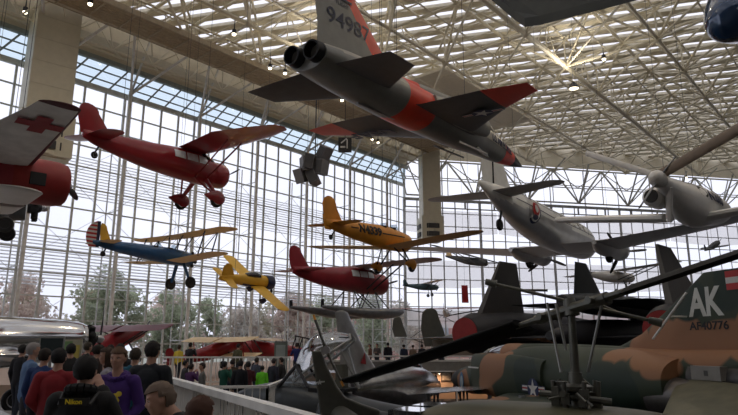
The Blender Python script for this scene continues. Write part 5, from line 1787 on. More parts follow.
def rail(name, label, pts, z, h, panel=True, step=.14, group=None):
    t = thing(name, label, 'railing', (pts[0][0], pts[0][1], z), (0, 0, 0), group)
    o = Vector((pts[0][0], pts[0][1], 0))
    P = [Vector((x, y, 0)) - o for x, y in pts]
    top = MB(); pst = []
    for a, b in zip(P[:-1], P[1:]):
        L_ = (b - a).length; d = (b - a).normalized()
        obox(top, a + Vector((0, 0, h)), b + Vector((0, 0, h)), .10, .07)
        obox(top, a + Vector((0, 0, .12)), b + Vector((0, 0, .12)), .05, .05)
        n = max(1, round(L_ / 1.5))
        for k in range(n + 1):
            pst.append(a + d * (L_ * k / n))
        if panel:
            bal = MB()
            q = .1
            while q < L_:
                p = a + d * q
                bal.box((p.x - .012, p.y - .012, .12), (p.x + .012, p.y + .012, h - .03)); q += step
            bal.build('baluster', white, t)
            t.children[-1]['kind'] = 'stuff' if q / step > 100 else 'part'
    top.build('top_rail', white, t)
    for p in pst:
        m_ = MB(); m_.box((p.x - .035, p.y - .035, 0), (p.x + .035, p.y + .035, h)); m_.build('post', white, t)
    return t


rail('platform_railing', 'near white railing running diagonally from the bottom edge towards the crowd', [(.62, 2.3), (-.45, 4.5), (-2.85, 9.2), (-6.3, 15.9)], 0, 1.1)
rail('gallery_railing', 'far white railing in front of the red and yellow plane', [(-13, 26.1), (-3.3, 26.1)], 0, 1.1, True, .16)
rail('ramp_railing', 'low white railing of the ramp behind the dark jet nose', [(-9, 17.0), (-6.4, 16.6), (-2.75, 17.2), (-2.75, 25.8)], -.6, 1.1, True, .2)
o = thing('gallery_parapet', 'long white parapet along the edge of the far gallery', 'parapet', (-3.2, 40.0, 0))
mb = MB(); mb.box((0, 0, 0), (19.2, .2, .62)); mb.build('panel', mat('parapet_grey', (.34, .33, .30), .6), o)
mb = MB(); mb.box((0, -.05, .86), (19.2, .15, .95)); mb.box((0, -.06, .56), (19.2, .2, .66)); mb.build('rail', white, o)
for k in range(13):
    mb = MB(); mb.box((1.6 * k, .02, .6), (1.6 * k + .06, .1, .9)); mb.build('post', white, o)
# framed pictures on the gallery wall below
frm = mat('frame_dark', (.05, .035, .03), .5)
wall_pics = [(3.2, .55, .7), (4.0, .5, .55), (4.9, .7, .6), (5.8, .6, .55), (6.7, .6, .7), (7.6, .7, .55), (10.4, .5, .6)]
picc = [(.35, .2, .12), (.45, .3, .2), (.3, .25, .2), (.4, .22, .15), (.5, .35, .25), (.28, .18, .14), (.45, .4, .35)]
names = ['tall', 'small', 'wide', 'square', 'reddish', 'dim wide', 'lone']
for k, ((x, w, h), c) in enumerate(zip(wall_pics, picc)):
    o = thing('framed_picture', names[k] + ' framed picture on the lit wall under the gallery, ' + ['leftmost of the row', 'second from the left', 'third from the left', 'fourth from the left', 'fifth from the left', 'sixth from the left', 'rightmost past the white panel'][k], 'picture', (x, 39.97, -.35), (0, 0, 0), 'pictures on the wall under the gallery')
    mb = MB(); mb.box((-w / 2, -.05, -h / 2), (w / 2, 0, h / 2)); mb.build('frame', frm, o)
    mb = MB(); mb.box((-w * .4, -.06, -h * .38), (w * .4, -.05, h * .38)); mb.build('print', mat('print%d' % k, c, .6, var=.5, scale=12), o)
o = thing('white_display_panel', 'pale blank display panel standing against the lit gallery wall', 'panel', (9.6, 39.3, LOW))
mb = MB(); mb.box((-.75, 0, .1), (.75, .1, 2.2)); mb.build('board', mat('panel_pale', (.6, .55, .48), .7), o)
mb = MB(); mb.box((-.7, -.2, 0), (-.6, .3, .1)); mb.box((.6, -.2, 0), (.7, .3, .1)); mb.build('foot', steel, o)
o = thing('white_frame_stand', 'thin white rectangular frame standing among visitors on the lower floor', 'display frame', at(442, 408, 33).to_tuple()[:2] + (LOW,))
mb = MB()
for (a, b) in (((-.8, 0, 0), (-.8, 0, 1.95)), ((.8, 0, 0), (.8, 0, 1.95)), ((-.8, 0, 1.95), (.8, 0, 1.95))): mb.tube(a, b, .035, n=8)
mb.build('tube_frame', white, o)
mb = MB(); mb.box((-.8, -.3, 0), (-.75, .3, .05)); mb.box((.75, -.3, 0), (.8, .3, .05)); mb.build('foot', white, o)
# signs in the crowd area
P = at(51, 352, 13); o = thing('display_screen', 'grey framed dark display screen standing behind the crowd at left', 'screen', (P.x, P.y, 0), (0, 0, 20))
mb = MB(); mb.box((-.24, -.03, 1.3), (.24, .03, 1.78)); mb.build('bezel', mat('bezel_grey', (.3, .31, .3), .5), o)
mb = MB(); mb.box((-.21, -.035, 1.34), (.21, -.03, 1.74)); mb.build('screen', mat('screen_dark', (.03, .045, .05), .2), o)
mb = MB(); mb.box((-.03, -.02, 0), (.03, .02, 1.3)); mb.box((-.25, -.2, 0), (.25, .2, .03)); mb.build('stand', steel, o)
P = at(72, 352, 14); o = thing('poster_board', 'small poster board with yellow and green print beside the display screen', 'poster', (P.x, P.y, 0), (0, 0, 10))
mb = MB(); mb.box((-.2, -.02, 1.25), (.2, .02, 1.72)); mb.build('board', mat('poster_cream', (.5, .48, .36), .6), o)
flat('print', [(rect(-.16, -.05, .0, .18), 0), (rect(.02, -.18, .16, .1), 1)], [mat('print_green', (.2, .35, .15), .6), mat('print_yellow', (.6, .5, .12), .6)], o, (0, -.02, 1.5), (1, 0, 0), (0, 0, 1), .01)
mb = MB(); mb.box((-.02, -.02, 0), (.02, .02, 1.25)); mb.box((-.2, -.15, 0), (.2, .15, .03)); mb.build('stand', steel, o)
P = at(281, 350, 27); o = thing('information_kiosk', 'upright grey green information panel beyond the open cockpit jet', 'kiosk', (P.x, P.y, 0), (0, 0, 0))
mb = MB(); mb.box((-.27, -.12, 0), (.27, .12, 1.75)); mb.build('cabinet', mat('kiosk_grey', (.16, .19, .17), .5), o)
mb = MB(); mb.box((-.2, -.14, 1.0), (.2, -.12, 1.6)); mb.build('screen', mat('kiosk_screen', (.35, .4, .38), .3), o)
P = at(308, 342, 30); o = thing('zigzag_truss', 'tilted black and white zigzag lattice beam above the open cockpit', 'lattice', (P.x, P.y, P.z - .15), (0, -12, 10))
mb = MB()
for k in range(9):
    mb.tube((-.7 + .16 * k, 0, -.28), (-.7 + .16 * k + .05, 0, .28), .03, n=5, mi=k % 2); mb.tube((-.7 + .16 * k + .05, 0, .28), (-.7 + .16 * (k + 1), 0, -.28), .02, n=5)
for z in (-.3, .3): mb.tube((-.72, 0, z), (.76, 0, z), .035, n=6)
mb.build('lattice', [black, insw], o)
mb = MB(); mb.tube((0, 0, -.3), (0, 0, -1.68 - .0), .04, n=8); mb.build('post', black, o)
# sloping reader rail at the lower left corner
P = at(8, 412, 5.2); o = thing('reader_panel', 'sloping pale information panel on metal legs at the lower left corner', 'sign', (P.x, P.y, 0), (0, 0, 25))
mb = MB(); M = Matrix.Translation((0, 0, 1.0)) @ Matrix.Rotation(math.radians(28), 4, 'Y')
mb.box((-.6, -.25, -.02), (.28, .25, .02), 0, M); mb.box((-.55, -.22, .02), (.24, .22, .025), 1, M); mb.build('panel', [steel, mat('panel_grey', (.30, .32, .33), .3)], o)
for x in (-.3, .12):
    mb = MB(); mb.tube((x, -.15, 0), (x, .0, .95), .03, n=8); mb.build('leg', steel, o)
# gallery wall picture lamps
for k, x in enumerate((2.4, 4.4, 6.4, 8.6, 10.6, 12.6)):
    o = thing('wall_lamp', 'small warm lamp on the underside rim of the far gallery', 'lamp', (x, 39.5, -.02), group='gallery rim lamps')
    mb = MB(); mb.lathe([(-.12, .05), (0, .06), (.05, .02)], (0, 0, 0), 'z', 10); mb.tube((0, 0, .02), (0, .48, .06), .02, n=6); mb.build('housing', dark, o)
    mb = MB(); mb.lathe([(-.16, .03), (-.12, .05)], (0, 0, 0), 'z', 10); mb.build('bulb', lampm, o)
    l = bpy.data.lights.new('lamp_light', 'SPOT'); l.energy = 70; l.color = (1, .62, .36); l.spot_size = 2.3; l.spot_blend = .8; l.shadow_soft_size = .08
    lo = bpy.data.objects.new('lamp_light', l); COL.objects.link(lo); lo.parent = o; lo.location = (0, -.25, -.22); lo.rotation_euler = (math.radians(32), 0, 0)
# ================================================================== visitors
def ell(mb, c, r, M=None, n=14, m=9):
    vs = []; fs = []
    c = Vector(c)
    for j in range(1, m):
        ph = PI * j / m
        for i in range(n):
            a = 2 * PI * i / n
            v = Vector((r[0] * math.sin(ph) * math.cos(a), r[1] * math.sin(ph) * math.sin(a), r[2] * math.cos(ph)))
            if M: v = M @ v
            vs.append(c + v)
    top = Vector((0, 0, r[2])); bot = Vector((0, 0, -r[2]))
    if M: top = M @ top; bot = M @ bot
    vs += [c + top, c + bot]
    for j in range(m - 2):
        for i in range(n):
            fs.append((j * n + i, (j + 1) * n + i, (j + 1) * n + (i + 1) % n, j * n + (i + 1) % n))
    T = (m - 1) * n
    for i in range(n):
        fs.append((T, i, (i + 1) % n)); fs.append((T + 1, (m - 2) * n + (i + 1) % n, (m - 2) * n + i))
    mb.add(vs, fs)


def body_parts(H, lean=0, arms='down', head_yaw=0, head_pitch=0, stride=.05, bulk=1.0, seed=0):
    """returns list of (type, a, b, r1, r2, region) for a figure facing +x, feet at z=0"""
    P = []
    rd = random.Random(seed)
    h = lambda *v: Vector(v) * H
    Ln = Matrix.Rotation(math.radians(lean), 3, 'Y')
    hip = h(0, 0, .52)
    T = lambda v: hip + Ln @ (v - hip)
    cap = lambda a, b, r1, r2, g: P.append(('c', a, b, r1 * H, r2 * H, g))
    for s in (-1, 1):
        st = stride * s
        k = h(st * .5 + .015, s * .055, .28); a = h(st - .005, s * .06, .05)
        cap(h(0, s * .05, .50), k, .056 * bulk, .038 * bulk, 'leg')
        cap(k, a, .038 * bulk, .026 * bulk, 'leg')
        cap(h(st - .02, s * .06, .026), h(st + .085, s * .068, .018), .026, .019, 'shoe')
    for (x, z, ry, rx) in ((0, .53, .090, .068), (0, .57, .088, .066), (0, .61, .088, .066), (.002, .65, .090, .067), (.004, .69, .094, .068), (.004, .73, .096, .068), (0, .745, .094, .062)):
        P.append(('e', T(h(x, 0, z)), None, (rx * H * bulk, ry * H * bulk, .088 * H), Ln, 'top'))
    cap(T(h(-.004, -.08, .793)), T(h(-.004, .08, .793)), .036 * bulk, .036 * bulk, 'top'); cap(T(h(-.004, -.03, .815)), T(h(-.004, .03, .815)), .034, .034, 'top')
    cap(T(h(0, 0, .80)), T(h(.012, 0, .885)), .036, .032, 'skin')
    for s in (-1, 1):
        sh = T(h(0, s * .105, .787))
        if arms == 'down': el = T(h(-.015, s * .14, .635)); wr = T(h(.03, s * .135, .49))
        elif arms == 'front': el = T(h(.0, s * .145, .64)); wr = T(h(.13, s * .06, .66))
        elif arms == 'photo': el = T(h(.06, s * .15, .69)); wr = T(h(.14, s * .05, .83))
        else: el = T(h(-.02, s * .15, .635)); wr = T(h(.05, s * .10, .55))
        cap(sh, el, .042 * bulk, .033 * bulk, 'top'); cap(el, wr, .033 * bulk, .024 * bulk, 'top')
        d = (wr - el).normalized()
        side = Vector((0, -s, 0)); side = (side - d * side.dot(d)).normalized(); nrm = d.cross(side).normalized()
        pc = wr + d * .045 * H
        P.append(('e', pc, None, (.03 * H, .023 * H, .013 * H), Matrix((d, side, nrm)).transposed(), 'skin'))
        cap(wr - d * .01 * H, wr + d * .02 * H, .017, .017, 'skin')
        for q, (off, ln) in enumerate(((-.016, .036), (-.0055, .043), (.005, .040), (.015, .032))):
            a = wr + d * .068 * H - side * off * H
            m_ = a + d * ln * .55 * H; e = m_ + (d * .8 + side * .25 - nrm * .0).normalized() * ln * .45 * H
            cap(a, m_, .0058, .0054, 'skin'); cap(m_, e, .0054, .0046, 'skin')
        a = wr + d * .03 * H + side * .018 * H
        m_ = a + (d * .6 + side * .7).normalized() * .026 * H; e = m_ + (d * .9 + side * .2).normalized() * .02 * H
        cap(a, m_, .0075, .0065, 'skin'); cap(m_, e, .0065, .0052, 'skin')
    # head
    HM = Ln @ Matrix.Rotation(math.radians(head_yaw), 3, 'Z') @ Matrix.Rotation(math.radians(head_pitch), 3, 'Y')
    hc = T(h(.018, 0, .932))
    E = lambda x, y, z, rx, ry, rz: P.append(('e', hc + HM @ h(x, y, z), None, (rx * H, ry * H, rz * H), HM, 'skin'))
    E(-.004, 0, .008, .056, .046, .058); E(.014, 0, -.022, .038, .036, .042); E(.026, 0, -.047, .018, .022, .016)
    E(.052, 0, -.010, .010, .0075, .011); E(.046, 0, .004, .008, .007, .014)
    E(.044, 0, -.030, .007, .014, .0055)
    for s in (-1, 1):
        E(.036, s * .021, -.014, .014, .013, .014)
        E(.043, s * .018, .014, .008, .016, .006)
        E(-.004, s * .048, -.006, .011, .005, .018)
    return P, hc, HM


def cdist(p, a, b):
    ab = b - a; t = max(0, min(1, (p - a).dot(ab) / max(ab.length_squared, 1e-9)))
    return (p - (a + ab * t)).length, t


def make_body(name, H, vox, **kw):
    P, hc, HM = body_parts(H, **kw)
    mb = MB()
    for q in P:
        if q[0] == 'c':
            _, a, b, r1, r2, g = q
            mb.tube(a, b, r1, r2, 14)
            ell(mb, a, (r1,) * 3); ell(mb, b, (r2,) * 3)
        else:
            ell(mb, q[1], q[3], q[4], 18, 11)
    o = mb.build('tmp', [], None)
    md = o.modifiers.new('r', 'REMESH'); md.mode = 'VOXEL'; md.voxel_size = vox
    sm = o.modifiers.new('s', 'SMOOTH'); sm.iterations = 2; sm.factor = .5
    dg = bpy.context.evaluated_depsgraph_get(); dg.update()
    me = bpy.data.meshes.new_from_object(o.evaluated_get(dg))
    bpy.data.objects.remove(o)
    me.name = name
    reg = {'skin': 0, 'top': 1, 'leg': 2, 'shoe': 3}
    zz = .955 * H
    for p in me.polygons:
        c = p.center; best = 9; g = 1
        for q in P:
            if q[0] == 'c':
                d, t = cdist(c, q[1], q[2]); d -= q[3] + (q[4] - q[3]) * t
            else:
                l = q[4].transposed() @ (c - q[1]); r = q[3]
                k = math.sqrt((l.x / r[0]) ** 2 + (l.y / r[1]) ** 2 + (l.z / r[2]) ** 2)
                d = (k - 1) * min(r)
            if d < best: best = d; g = reg[q[5]]
        p.material_index = g; p.use_smooth = True
    return me, hc, HM


def hair_mesh(H, style, seed=1):
    rd = random.Random(seed)
    mb = MB(); n, m = 28, 16
    ri, ro = (.058, .049, .060), None
    outer = []
    ph_r = [[rd.uniform(-1, 1) for _ in range(n)] for _ in range(m + 1)]
    keep = lambda x, z: not (x > .012 and z < (.034 if style != 'cap' else .02)) and not (style == 'short' and x > -.016 and z < .006) and z > (-.036 if style not in ('long',) else -.09)
    vs = []
    for j in range(m + 1):
        ph = PI * (.02 + .80 * j / m)
        for i in range(n):
            a = 2 * PI * i / n
            x = math.sin(ph) * math.cos(a); y = math.sin(ph) * math.sin(a); z = math.cos(ph)
            e = .0065 + .0035 * ph_r[j][i] * (style != 'cap') + (.004 if style == 'long' else 0)
            vs.append((x, y, z, e))
    out = [Vector((-.006 + x * (.058 + e), y * (.048 + e), .010 + z * (.058 + e))) for x, y, z, e in vs]
    if style == 'long':
        for k, v in enumerate(out):
            if v.z < -.01 and v.x < .02: v.z -= (-.01 - v.z) * 1.6; v.y *= 1.08
    inn = [Vector((-.006 + x * .05, y * .042, .010 + z * .052)) for x, y, z, e in vs]
    if style == 'long':
        for k, v in enumerate(inn): v.z = out[k].z * .98
    N = len(out); fs = []
    inset = set()
    for j in range(m):
        for i in range(n):
            q = (j * n + i, (j + 1) * n + i, (j + 1) * n + (i + 1) % n, j * n + (i + 1) % n)
            c = sum((out[k] for k in q), Vector()) / 4
            if keep(c.x, c.z): inset.add((j, i)); fs.append(q); fs.append(tuple(k + N for k in reversed(q)))
    for (j, i) in inset:
        a, b, c, d = (j * n + i, (j + 1) * n + i, (j + 1) * n + (i + 1) % n, j * n + (i + 1) % n)
        for (p, q, nb) in ((a, b, (j, (i - 1) % n)), (b, c, (j + 1, i)), (c, d, (j, (i + 1) % n)), (d, a, (j - 1, i))):
            if nb not in inset: fs.append((p, p + N, q + N, q))
    fs.append(tuple(range(n)))
    mb.add([v * H for v in out] + [v * H for v in inn], fs)
    if style == 'cap':
        mb.prism([(.03 * H, -.04 * H), (.085 * H, -.03 * H), (.095 * H, 0), (.085 * H, .03 * H), (.03 * H, .04 * H)], .006 * H, (0, 0, .022 * H), ((1, 0, 0), (0, 1, 0)))
    return mb


skins = mat('skin', (.48, .27, .19), .55, var=.05)


def col_mat(c):
    return mat('cloth_%02x%02x%02x' % tuple(int(255 * min(1, v) ** .45) for v in c), c, .85, var=.12, scale=6)


PROTO = {}


def person(px, Y, z0, H, yaw, label, top, leg=(.02, .025, .04), hair=(.02, .015, .012), style='short', near=False, group=None, **kw):
    """stand a visitor so that the head is seen at pixel column px"""
    p = at(px, 350, Y)
    t = thing('person', label, 'person', (p.x, Y, z0), (0, 0, yaw), group)
    ms = [skins, col_mat(top), col_mat(leg), mat('shoe_dark', (.03, .03, .03), .6)]
    if near:
        me, hc, HM = make_body('body', H, .0085, **kw)
        off = Matrix.Rotation(math.radians(yaw), 3, 'Z') @ Vector((hc.x, hc.y, 0))
        t.location.x -= off.x; t.location.y -= off.y
        for m_ in ms: me.materials.append(m_)
        b = bpy.data.objects.new('body', me); COL.objects.link(b); b.parent = t
        hm = hair_mesh(H, style, int(px)).build('hair' if style != 'cap' else 'cap', col_mat(hair), t, True)
        hm.matrix_local = Matrix.Translation(hc) @ HM.to_4x4()
        face = MB()
        F = lambda x, y, z: hc + HM @ (Vector((x, y, z)) * H)
        ew = MB()
        for s in (-1, 1):
            ell(ew, F(.0395, s * .0185, .003), (.008 * H, .0085 * H, .0048 * H), HM, 12, 8)
        ew.build('eyes', mat('eye_white', (.6, .58, .55), .3), t, True)
        ir = MB()
        for s in (-1, 1):
            ell(ir, F(.0462, s * .0185, .003), (.0022 * H, .0036 * H, .0036 * H), HM, 10, 8)
            ell(ir, F(.046, s * .0185, .0125), (.004 * H, .0115 * H, .0022 * H), HM, 10, 6)
        ir.build('brows_and_irises', mat('brow_dark', (.03, .02, .015), .6), t, True)
        lp = MB(); ell(lp, F(.0485, 0, -.030), (.004 * H, .0125 * H, .0032 * H), HM, 12, 6); lp.build('lips', mat('lip', (.40, .16, .13), .5), t, True)
        return t, hc, HM
    key = (kw.get('arms', 'down'), kw.get('lean', 0), style)
    if key not in PROTO:
        me, hc, HM = make_body('body', 1.7, .02, **kw)
        for m_ in ms: me.materials.append(m_)
        b = bpy.data.objects.new('body', me); COL.objects.link(b)
        hm = hair_mesh(1.7, style, 3).build('hair' if style != 'cap' else 'cap', col_mat(hair), None, True)
        hm.matrix_basis = Matrix.Translation(hc) @ HM.to_4x4()
        PROTO[key] = (b, hm)
    else:
        b, hm = (q.copy() for q in PROTO[key]); COL.objects.link(b); COL.objects.link(hm)
    b.parent = t; hm.parent = t
    t.scale = (H / 1.7,) * 3
    for k, m_ in enumerate(ms):
        b.material_slots[k].link = 'OBJECT'; b.material_slots[k].material = m_
    hm.material_slots[0].link = 'OBJECT'; hm.material_slots[0].material = col_mat(hair)
    return t, None, None


# foreground crowd on the platform
purple = (.055, .018, .16)
boy, hc, HM = person(119, 6.4, 0, 1.575, -88, 'boy with brown hair in purple hooded sweatshirt with yellow print, facing the camera', purple, (.03, .03, .04), (.10, .055, .03), 'short', True, arms='pocket', head_yaw=-4, head_pitch=4, bulk=1.05)
mb = MB()
for i in range(20):
    a = PI * 2 * i / 20; b_ = PI * 2 * (i + 1) / 20
    f = lambda q: Vector((-.005 + .052 * math.cos(q) * 1.1, .060 * math.sin(q), .826 - .020 * math.cos(q) - .004)) * 1.575
    mb.tube(f(a), f(b_), .026, n=8)
mb.build('hood', col_mat(purple), boy, True)
mb = MB()
for (y, z, r) in ((.02, .70, .022), (.045, .715, .018), (.03, .675, .02), (.0, .69, .014)):
    ell(mb, Vector((.078, y, z)) * 1.575, (.004 * 1.575, r * 1.575, r * 1.4), None, 12, 8)
mb.build('yellow_print', mat('print_yellow_cloth', (.65, .50, .05), .7), boy)
capper, hc, HM = person(88, 4.6, 0, 1.52, 96, 'person in black coat and dark knit cap seen from behind with yellow lettered camera strap', (.008, .008, .009), (.012, .012, .015), (.010, .009, .009), 'short', True, arms='photo', bulk=1.28)
text_mesh('Nikon', .045, 'strap_lettering', mat('strap_yellow', (.85, .65, .03), .6), capper, (-.162, .0, 1.215), (0, -1, 0), (0, 0, 1), bold=.001, depth=.003)
mb = MB(); mb.box((-.156, -.10, 1.19), (-.14, .10, 1.24)); mb.tube((-.145, .1, 1.19), (-.02, .12, 1.27), .014, n=6); mb.tube((-.145, -.1, 1.19), (-.02, -.12, 1.27), .014, n=6); mb.build('camera_strap', black, capper)
person(60, 7.3, 0, 1.56, 100, 'person in red jacket with black hair, back to the camera', (.23, .012, .018), (.02, .025, .04), (.008, .007, .008), 'short', True, arms='pocket', bulk=1.2)
person(153, 7.4, 0, 1.64, 84, 'tall man in black jacket and blue jeans seen from behind, right of the boy', (.008, .011, .016), (.02, .05, .11), (.012, .010, .010), 'short', True, arms='front', bulk=1.22)
person(34, 9.6, 0, 1.63, 40, 'grey haired person in light blue jacket at the left of the crowd', (.10, .18, .33), (.03, .03, .04), (.30, .28, .27), 'short', True, arms='front', bulk=1.1)
person(46, 9.0, 0, 1.55, 80, 'person in dark blue jacket between the light blue and the red jackets', (.010, .035, .13), (.02, .02, .03), (.02, .015, .012), 'short', True, arms='down', bulk=1.1)
person(107, 8.2, 0, 1.56, 200, 'person in pale grey hooded top behind the boy', (.28, .27, .30), (.04, .04, .05), (.05, .03, .02), 'long', True, arms='front', bulk=1.1)
person(136, 9.4, 0, 1.55, 95, 'person in teal jacket between the boy and the man in black', (.01, .09, .15), (.03, .03, .03), (.04, .03, .02), 'short', True, arms='down', bulk=1.05)
person(163, 4.0, 0, 1.50, 190, 'grey haired older man bending forward at the bottom edge', (.012, .012, .014), (.02, .02, .02), (.16, .115, .085), 'short', True, arms='front', lean=36, head_pitch=-22, head_yaw=18, bulk=1.1)
person(205, 3.6, 0, 1.31, 60, 'child with reddish brown hair seen from behind at the bottom edge', (.03, .02, .02), (.03, .03, .03), (.075, .032, .020), 'long', True, arms='down', bulk=1.05)
mb = MB()
for i in range(16):
    a = PI * 2 * i / 16; b_ = PI * 2 * (i + 1) / 16
    f = lambda q: Vector((-.012 + .05 * math.cos(q), .058 * math.sin(q), .84 - .018 * math.cos(q))) * 1.52
    mb.tube(f(a), f(b_), .036, n=8)
mb.build('collar', col_mat((.008, .008, .009)), capper, True)
# farther visitors on the platform
for (px, Y, H, yaw, lb, c, hr, ar) in (
    (71, 11.5, 1.62, 120, 'dark haired visitor in black behind the red jacket', (.02, .02, .02), (.01, .01, .01), 'photo'),
    (97, 12, 1.6, 80, 'visitor in dark brown coat behind the knit cap', (.05, .035, .03), (.02, .015, .01), 'down'),
    (87, 14.5, 1.66, 60, 'visitor in dark grey far behind the crowd', (.04, .04, .045), (.05, .04, .03), 'down'),
    (120, 12.3, 1.62, 100, 'visitor in charcoal coat under the maroon wing', (.03, .03, .035), (.02, .02, .02), 'front'),
    (100, 13.6, 1.6, 90, 'visitor in dark coat seen far behind the boy in purple', (.02, .02, .025), (.02, .02, .02), 'down'),
    (22, 13.5, 1.6, 70, 'visitor in black under the polished silver plane', (.015, .015, .02), (.02, .02, .02), 'down'),
    (110, 15.2, 1.6, 70, 'visitor in navy farthest back of the platform crowd', (.02, .03, .06), (.03, .02, .02), 'down'),
):
    person(px, Y, 0, H, yaw, lb, c, hair=hr, arms=ar)
# ramp level
for (px, Y, H, yaw, lb, c, hr, ar) in (
    (192, 20.5, 1.6, 60, 'visitor in purple jacket behind the near railing', (.09, .03, .12), (.03, .02, .02), 'photo'),
    (204, 19.5, 1.66, 200, 'visitor in grey patterned jacket behind the near railing', (.13, .13, .12), (.03, .02, .02), 'down'),
    (225, 21, 1.66, 60, 'visitor in dark green jacket beyond the ramp railing', (.01, .09, .06), (.02, .02, .02), 'photo'),
    (241, 20.2, 1.72, 80, 'visitor in black jacket beyond the ramp railing', (.012, .014, .02), (.02, .02, .02), 'down'),
    (249, 21, 1.66, 120, 'visitor in dark red jacket next to the one in black', (.08, .015, .02), (.02, .02, .02), 'front'),
    (186, 22.5, 1.66, 30, 'visitor in charcoal left of the purple jacket', (.03, .03, .035), (.02, .02, .02), 'down'),
    (233, 24, 1.66, 100, 'visitor in brown coat behind the green jacket', (.07, .045, .03), (.03, .02, .02), 'down'),
):
    person(px, Y, -.6, H, yaw, lb, c, hair=hr, arms=ar)
for (px, Y, H, yaw, lb, c, hr, ar, z) in (
    (263, 23.5, 1.45, 90, 'visitor in neon green vest above the dark jet nose', (.18, .75, .03), (.02, .02, .02), 'down', LOW + .6),
    (274, 23.9, 1.7, 60, 'visitor in dark coat beside the neon green vest', (.03, .03, .05), (.05, .04, .04), 'down', LOW + .6),
    (257, 25.5, 1.7, 60, 'visitor in blue grey behind the neon green vest', (.06, .07, .10), (.04, .03, .02), 'front', LOW + .6),
    (282, 25.5, 1.7, 160, 'visitor in black between the vest and the open cockpit', (.02, .02, .02), (.03, .02, .02), 'down', LOW + .6),
):
    pz = at(px, 350, Y)
    person(px, Y, -.6 if pz.x < -2.7 and Y < 25.9 else LOW, H + (0 if pz.x < -2.7 else .0), yaw, lb, c, hair=hr, arms=ar)
# gallery level
for (px, Y, H, yaw, lb, c, hr, ar) in (
    (190, 28, 1.7, 70, 'visitor in black left of the small yellow winged plane', (.015, .015, .02), (.02, .02, .02), 'photo'),
    (179, 28.5, 1.6, 70, 'visitor in yellow top at the gallery railing', (.65, .5, .05), (.05, .03, .02), 'down'),
    (297, 29.5, 1.7, 100, 'visitor in blue jacket near the zigzag lattice', (.02, .03, .16), (.03, .02, .02), 'photo'),
    (238, 28.2, 1.66, 60, 'visitor in olive beside the red plane', (.08, .08, .04), (.03, .02, .02), 'down'),
    (377, 41.5, 1.7, 240, 'visitor in grey coat at the gallery parapet right of the silver fin', (.12, .11, .11), (.05, .04, .03), 'front'),
    (388, 41.2, 1.75, 90, 'visitor in black at the gallery parapet', (.02, .02, .03), (.02, .02, .02), 'down'),
    (370, 41.8, 1.66, 200, 'visitor in rust coat at the gallery parapet', (.18, .08, .05), (.05, .04, .03), 'down'),
    (442, 41.0, 1.7, 260, 'visitor in dark red scarf leaning on the parapet', (.10, .04, .04), (.05, .04, .03), 'front'),
    (404, 41.2, 1.62, 90, 'visitor in dark blue left of the triple tail', (.03, .04, .07), (.02, .02, .02), 'down'),
    (413, 41.4, 1.6, 80, 'visitor in tan below the left tail fin', (.25, .18, .13), (.05, .04, .03), 'down'),
    (422, 41.2, 1.64, 90, 'visitor in black below the middle tail fin', (.02, .02, .025), (.02, .02, .02), 'down'),
):
    person(px, Y, 0, H, yaw, lb, c, hair=hr, arms=ar)
# lower floor under the gallery
for (px, Y, H, yaw, lb, c, hr, ar) in (
    (413, 34.5, 1.78, 70, 'visitor in navy coat on the lower floor before the framed pictures', (.025, .03, .05), (.02, .02, .02), 'down'),
    (420, 35.0, 1.66, 120, 'visitor in black coat beside the navy coat on the lower floor', (.015, .015, .02), (.02, .02, .02), 'front'),
    (435, 35, 1.66, 90, 'visitor in dark brown by the thin white frame', (.05, .035, .03), (.02, .02, .02), 'down'),
    (457, 36, 1.66, 90, 'visitor in dim red shirt under the pale display panel', (.12, .03, .03), (.02, .02, .02), 'down'),
    (464, 37.5, 1.7, 90, 'visitor in black farthest right on the lower floor', (.02, .02, .02), (.02, .02, .02), 'down'),
):
    person(px, Y, LOW, H, yaw, lb, c, hair=hr, arms=ar)
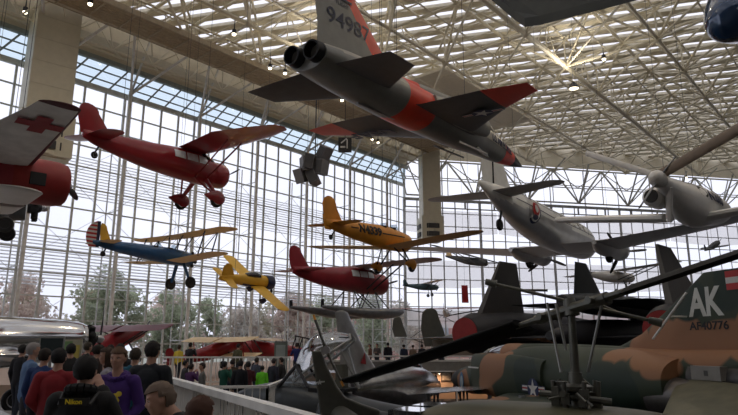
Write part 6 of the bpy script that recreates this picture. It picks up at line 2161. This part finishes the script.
# ================================================================== camera, sky, light
cam = bpy.data.cameras.new('camera'); co = bpy.data.objects.new('camera', cam); COL.objects.link(co)
cam.sensor_width = 36; cam.lens = 36 * FPX / 738
co.location = (0, 0, EYE); co.rotation_euler = (PI / 2 + PITCH, 0, 0)
cam.clip_start = .1; cam.clip_end = 800
SC.camera = co
w = bpy.data.worlds.new('sky'); SC.world = w; w.use_nodes = True
nt = w.node_tree; bg = nt.nodes['Background']
tc = nt.nodes.new('ShaderNodeTexCoord'); nz = nt.nodes.new('ShaderNodeTexNoise'); nz.inputs['Scale'].default_value = 1.6; nz.inputs['Detail'].default_value = 5
rp = nt.nodes.new('ShaderNodeValToRGB')
rp.color_ramp.elements[0].color = (.70, .72, .82, 1); rp.color_ramp.elements[1].color = (.92, .92, 1.0, 1)
rp.color_ramp.elements[0].position = .35; rp.color_ramp.elements[1].position = .65
nt.links.new(tc.outputs['Generated'], nz.inputs['Vector']); nt.links.new(nz.outputs['Fac'], rp.inputs['Fac']); nt.links.new(rp.outputs['Color'], bg.inputs['Color'])
bg.inputs['Strength'].default_value = 1.32
SC.view_settings.view_transform = 'Standard'
SC.view_settings.look = 'None'
SC.view_settings.exposure = 0.0
SC.view_settings.gamma = 1
# added lamps: fill light down into the hall and up onto the roof
for k, (x, y) in enumerate(((-18, 30), (0, 22), (18, 26), (-4, 48), (18, 50), (40, 40), (10, 4), (-14, 8))):
    t = thing('added_fill_lamp', 'added warm fill lamp hung high below the roof trusses', 'lamp', (x, y, 23.6), group='added fill lamps')
    mb = MB(); mb.lathe([(.6, .02), (5.6, .02)], (0, 0, 0), 'z', 6); mb.build('hanging_rod', dark, t)
    mb = MB(); mb.lathe([(.0, .5), (.3, .35), (.6, .1)], (0, 0, 0), 'z', 16); mb.build('housing', dark, t, True)
    mb = MB(); mb.lathe([(-.03, .02), (-.02, .42)], (0, 0, 0), 'z', 16); mb.build('lens', mat('fill_lens', (1, .85, .62), .3, emit=3), t)
    l = bpy.data.lights.new('fill_light', 'AREA'); l.shape = 'DISK'; l.size = .9; l.energy = 250; l.color = (1, .80, .55)
    lo = bpy.data.objects.new('fill_light', l); COL.objects.link(lo); lo.parent = t; lo.location = (0, 0, -.08)
    l = bpy.data.lights.new('roof_fill_light', 'AREA'); l.shape = 'DISK'; l.size = .9; l.energy = 240; l.color = (1, .90, .74)
    lo = bpy.data.objects.new('roof_fill_light', l); COL.objects.link(lo); lo.parent = t; lo.location = (0, 0, .7); lo.rotation_euler = (PI, 0, 0)
SC.cycles.use_denoising = True
SC.cycles.max_bounces = 8
SC.cycles.diffuse_bounces = 5
SC.cycles.transparent_max_bounces = 16
bpy.context.view_layer.update()
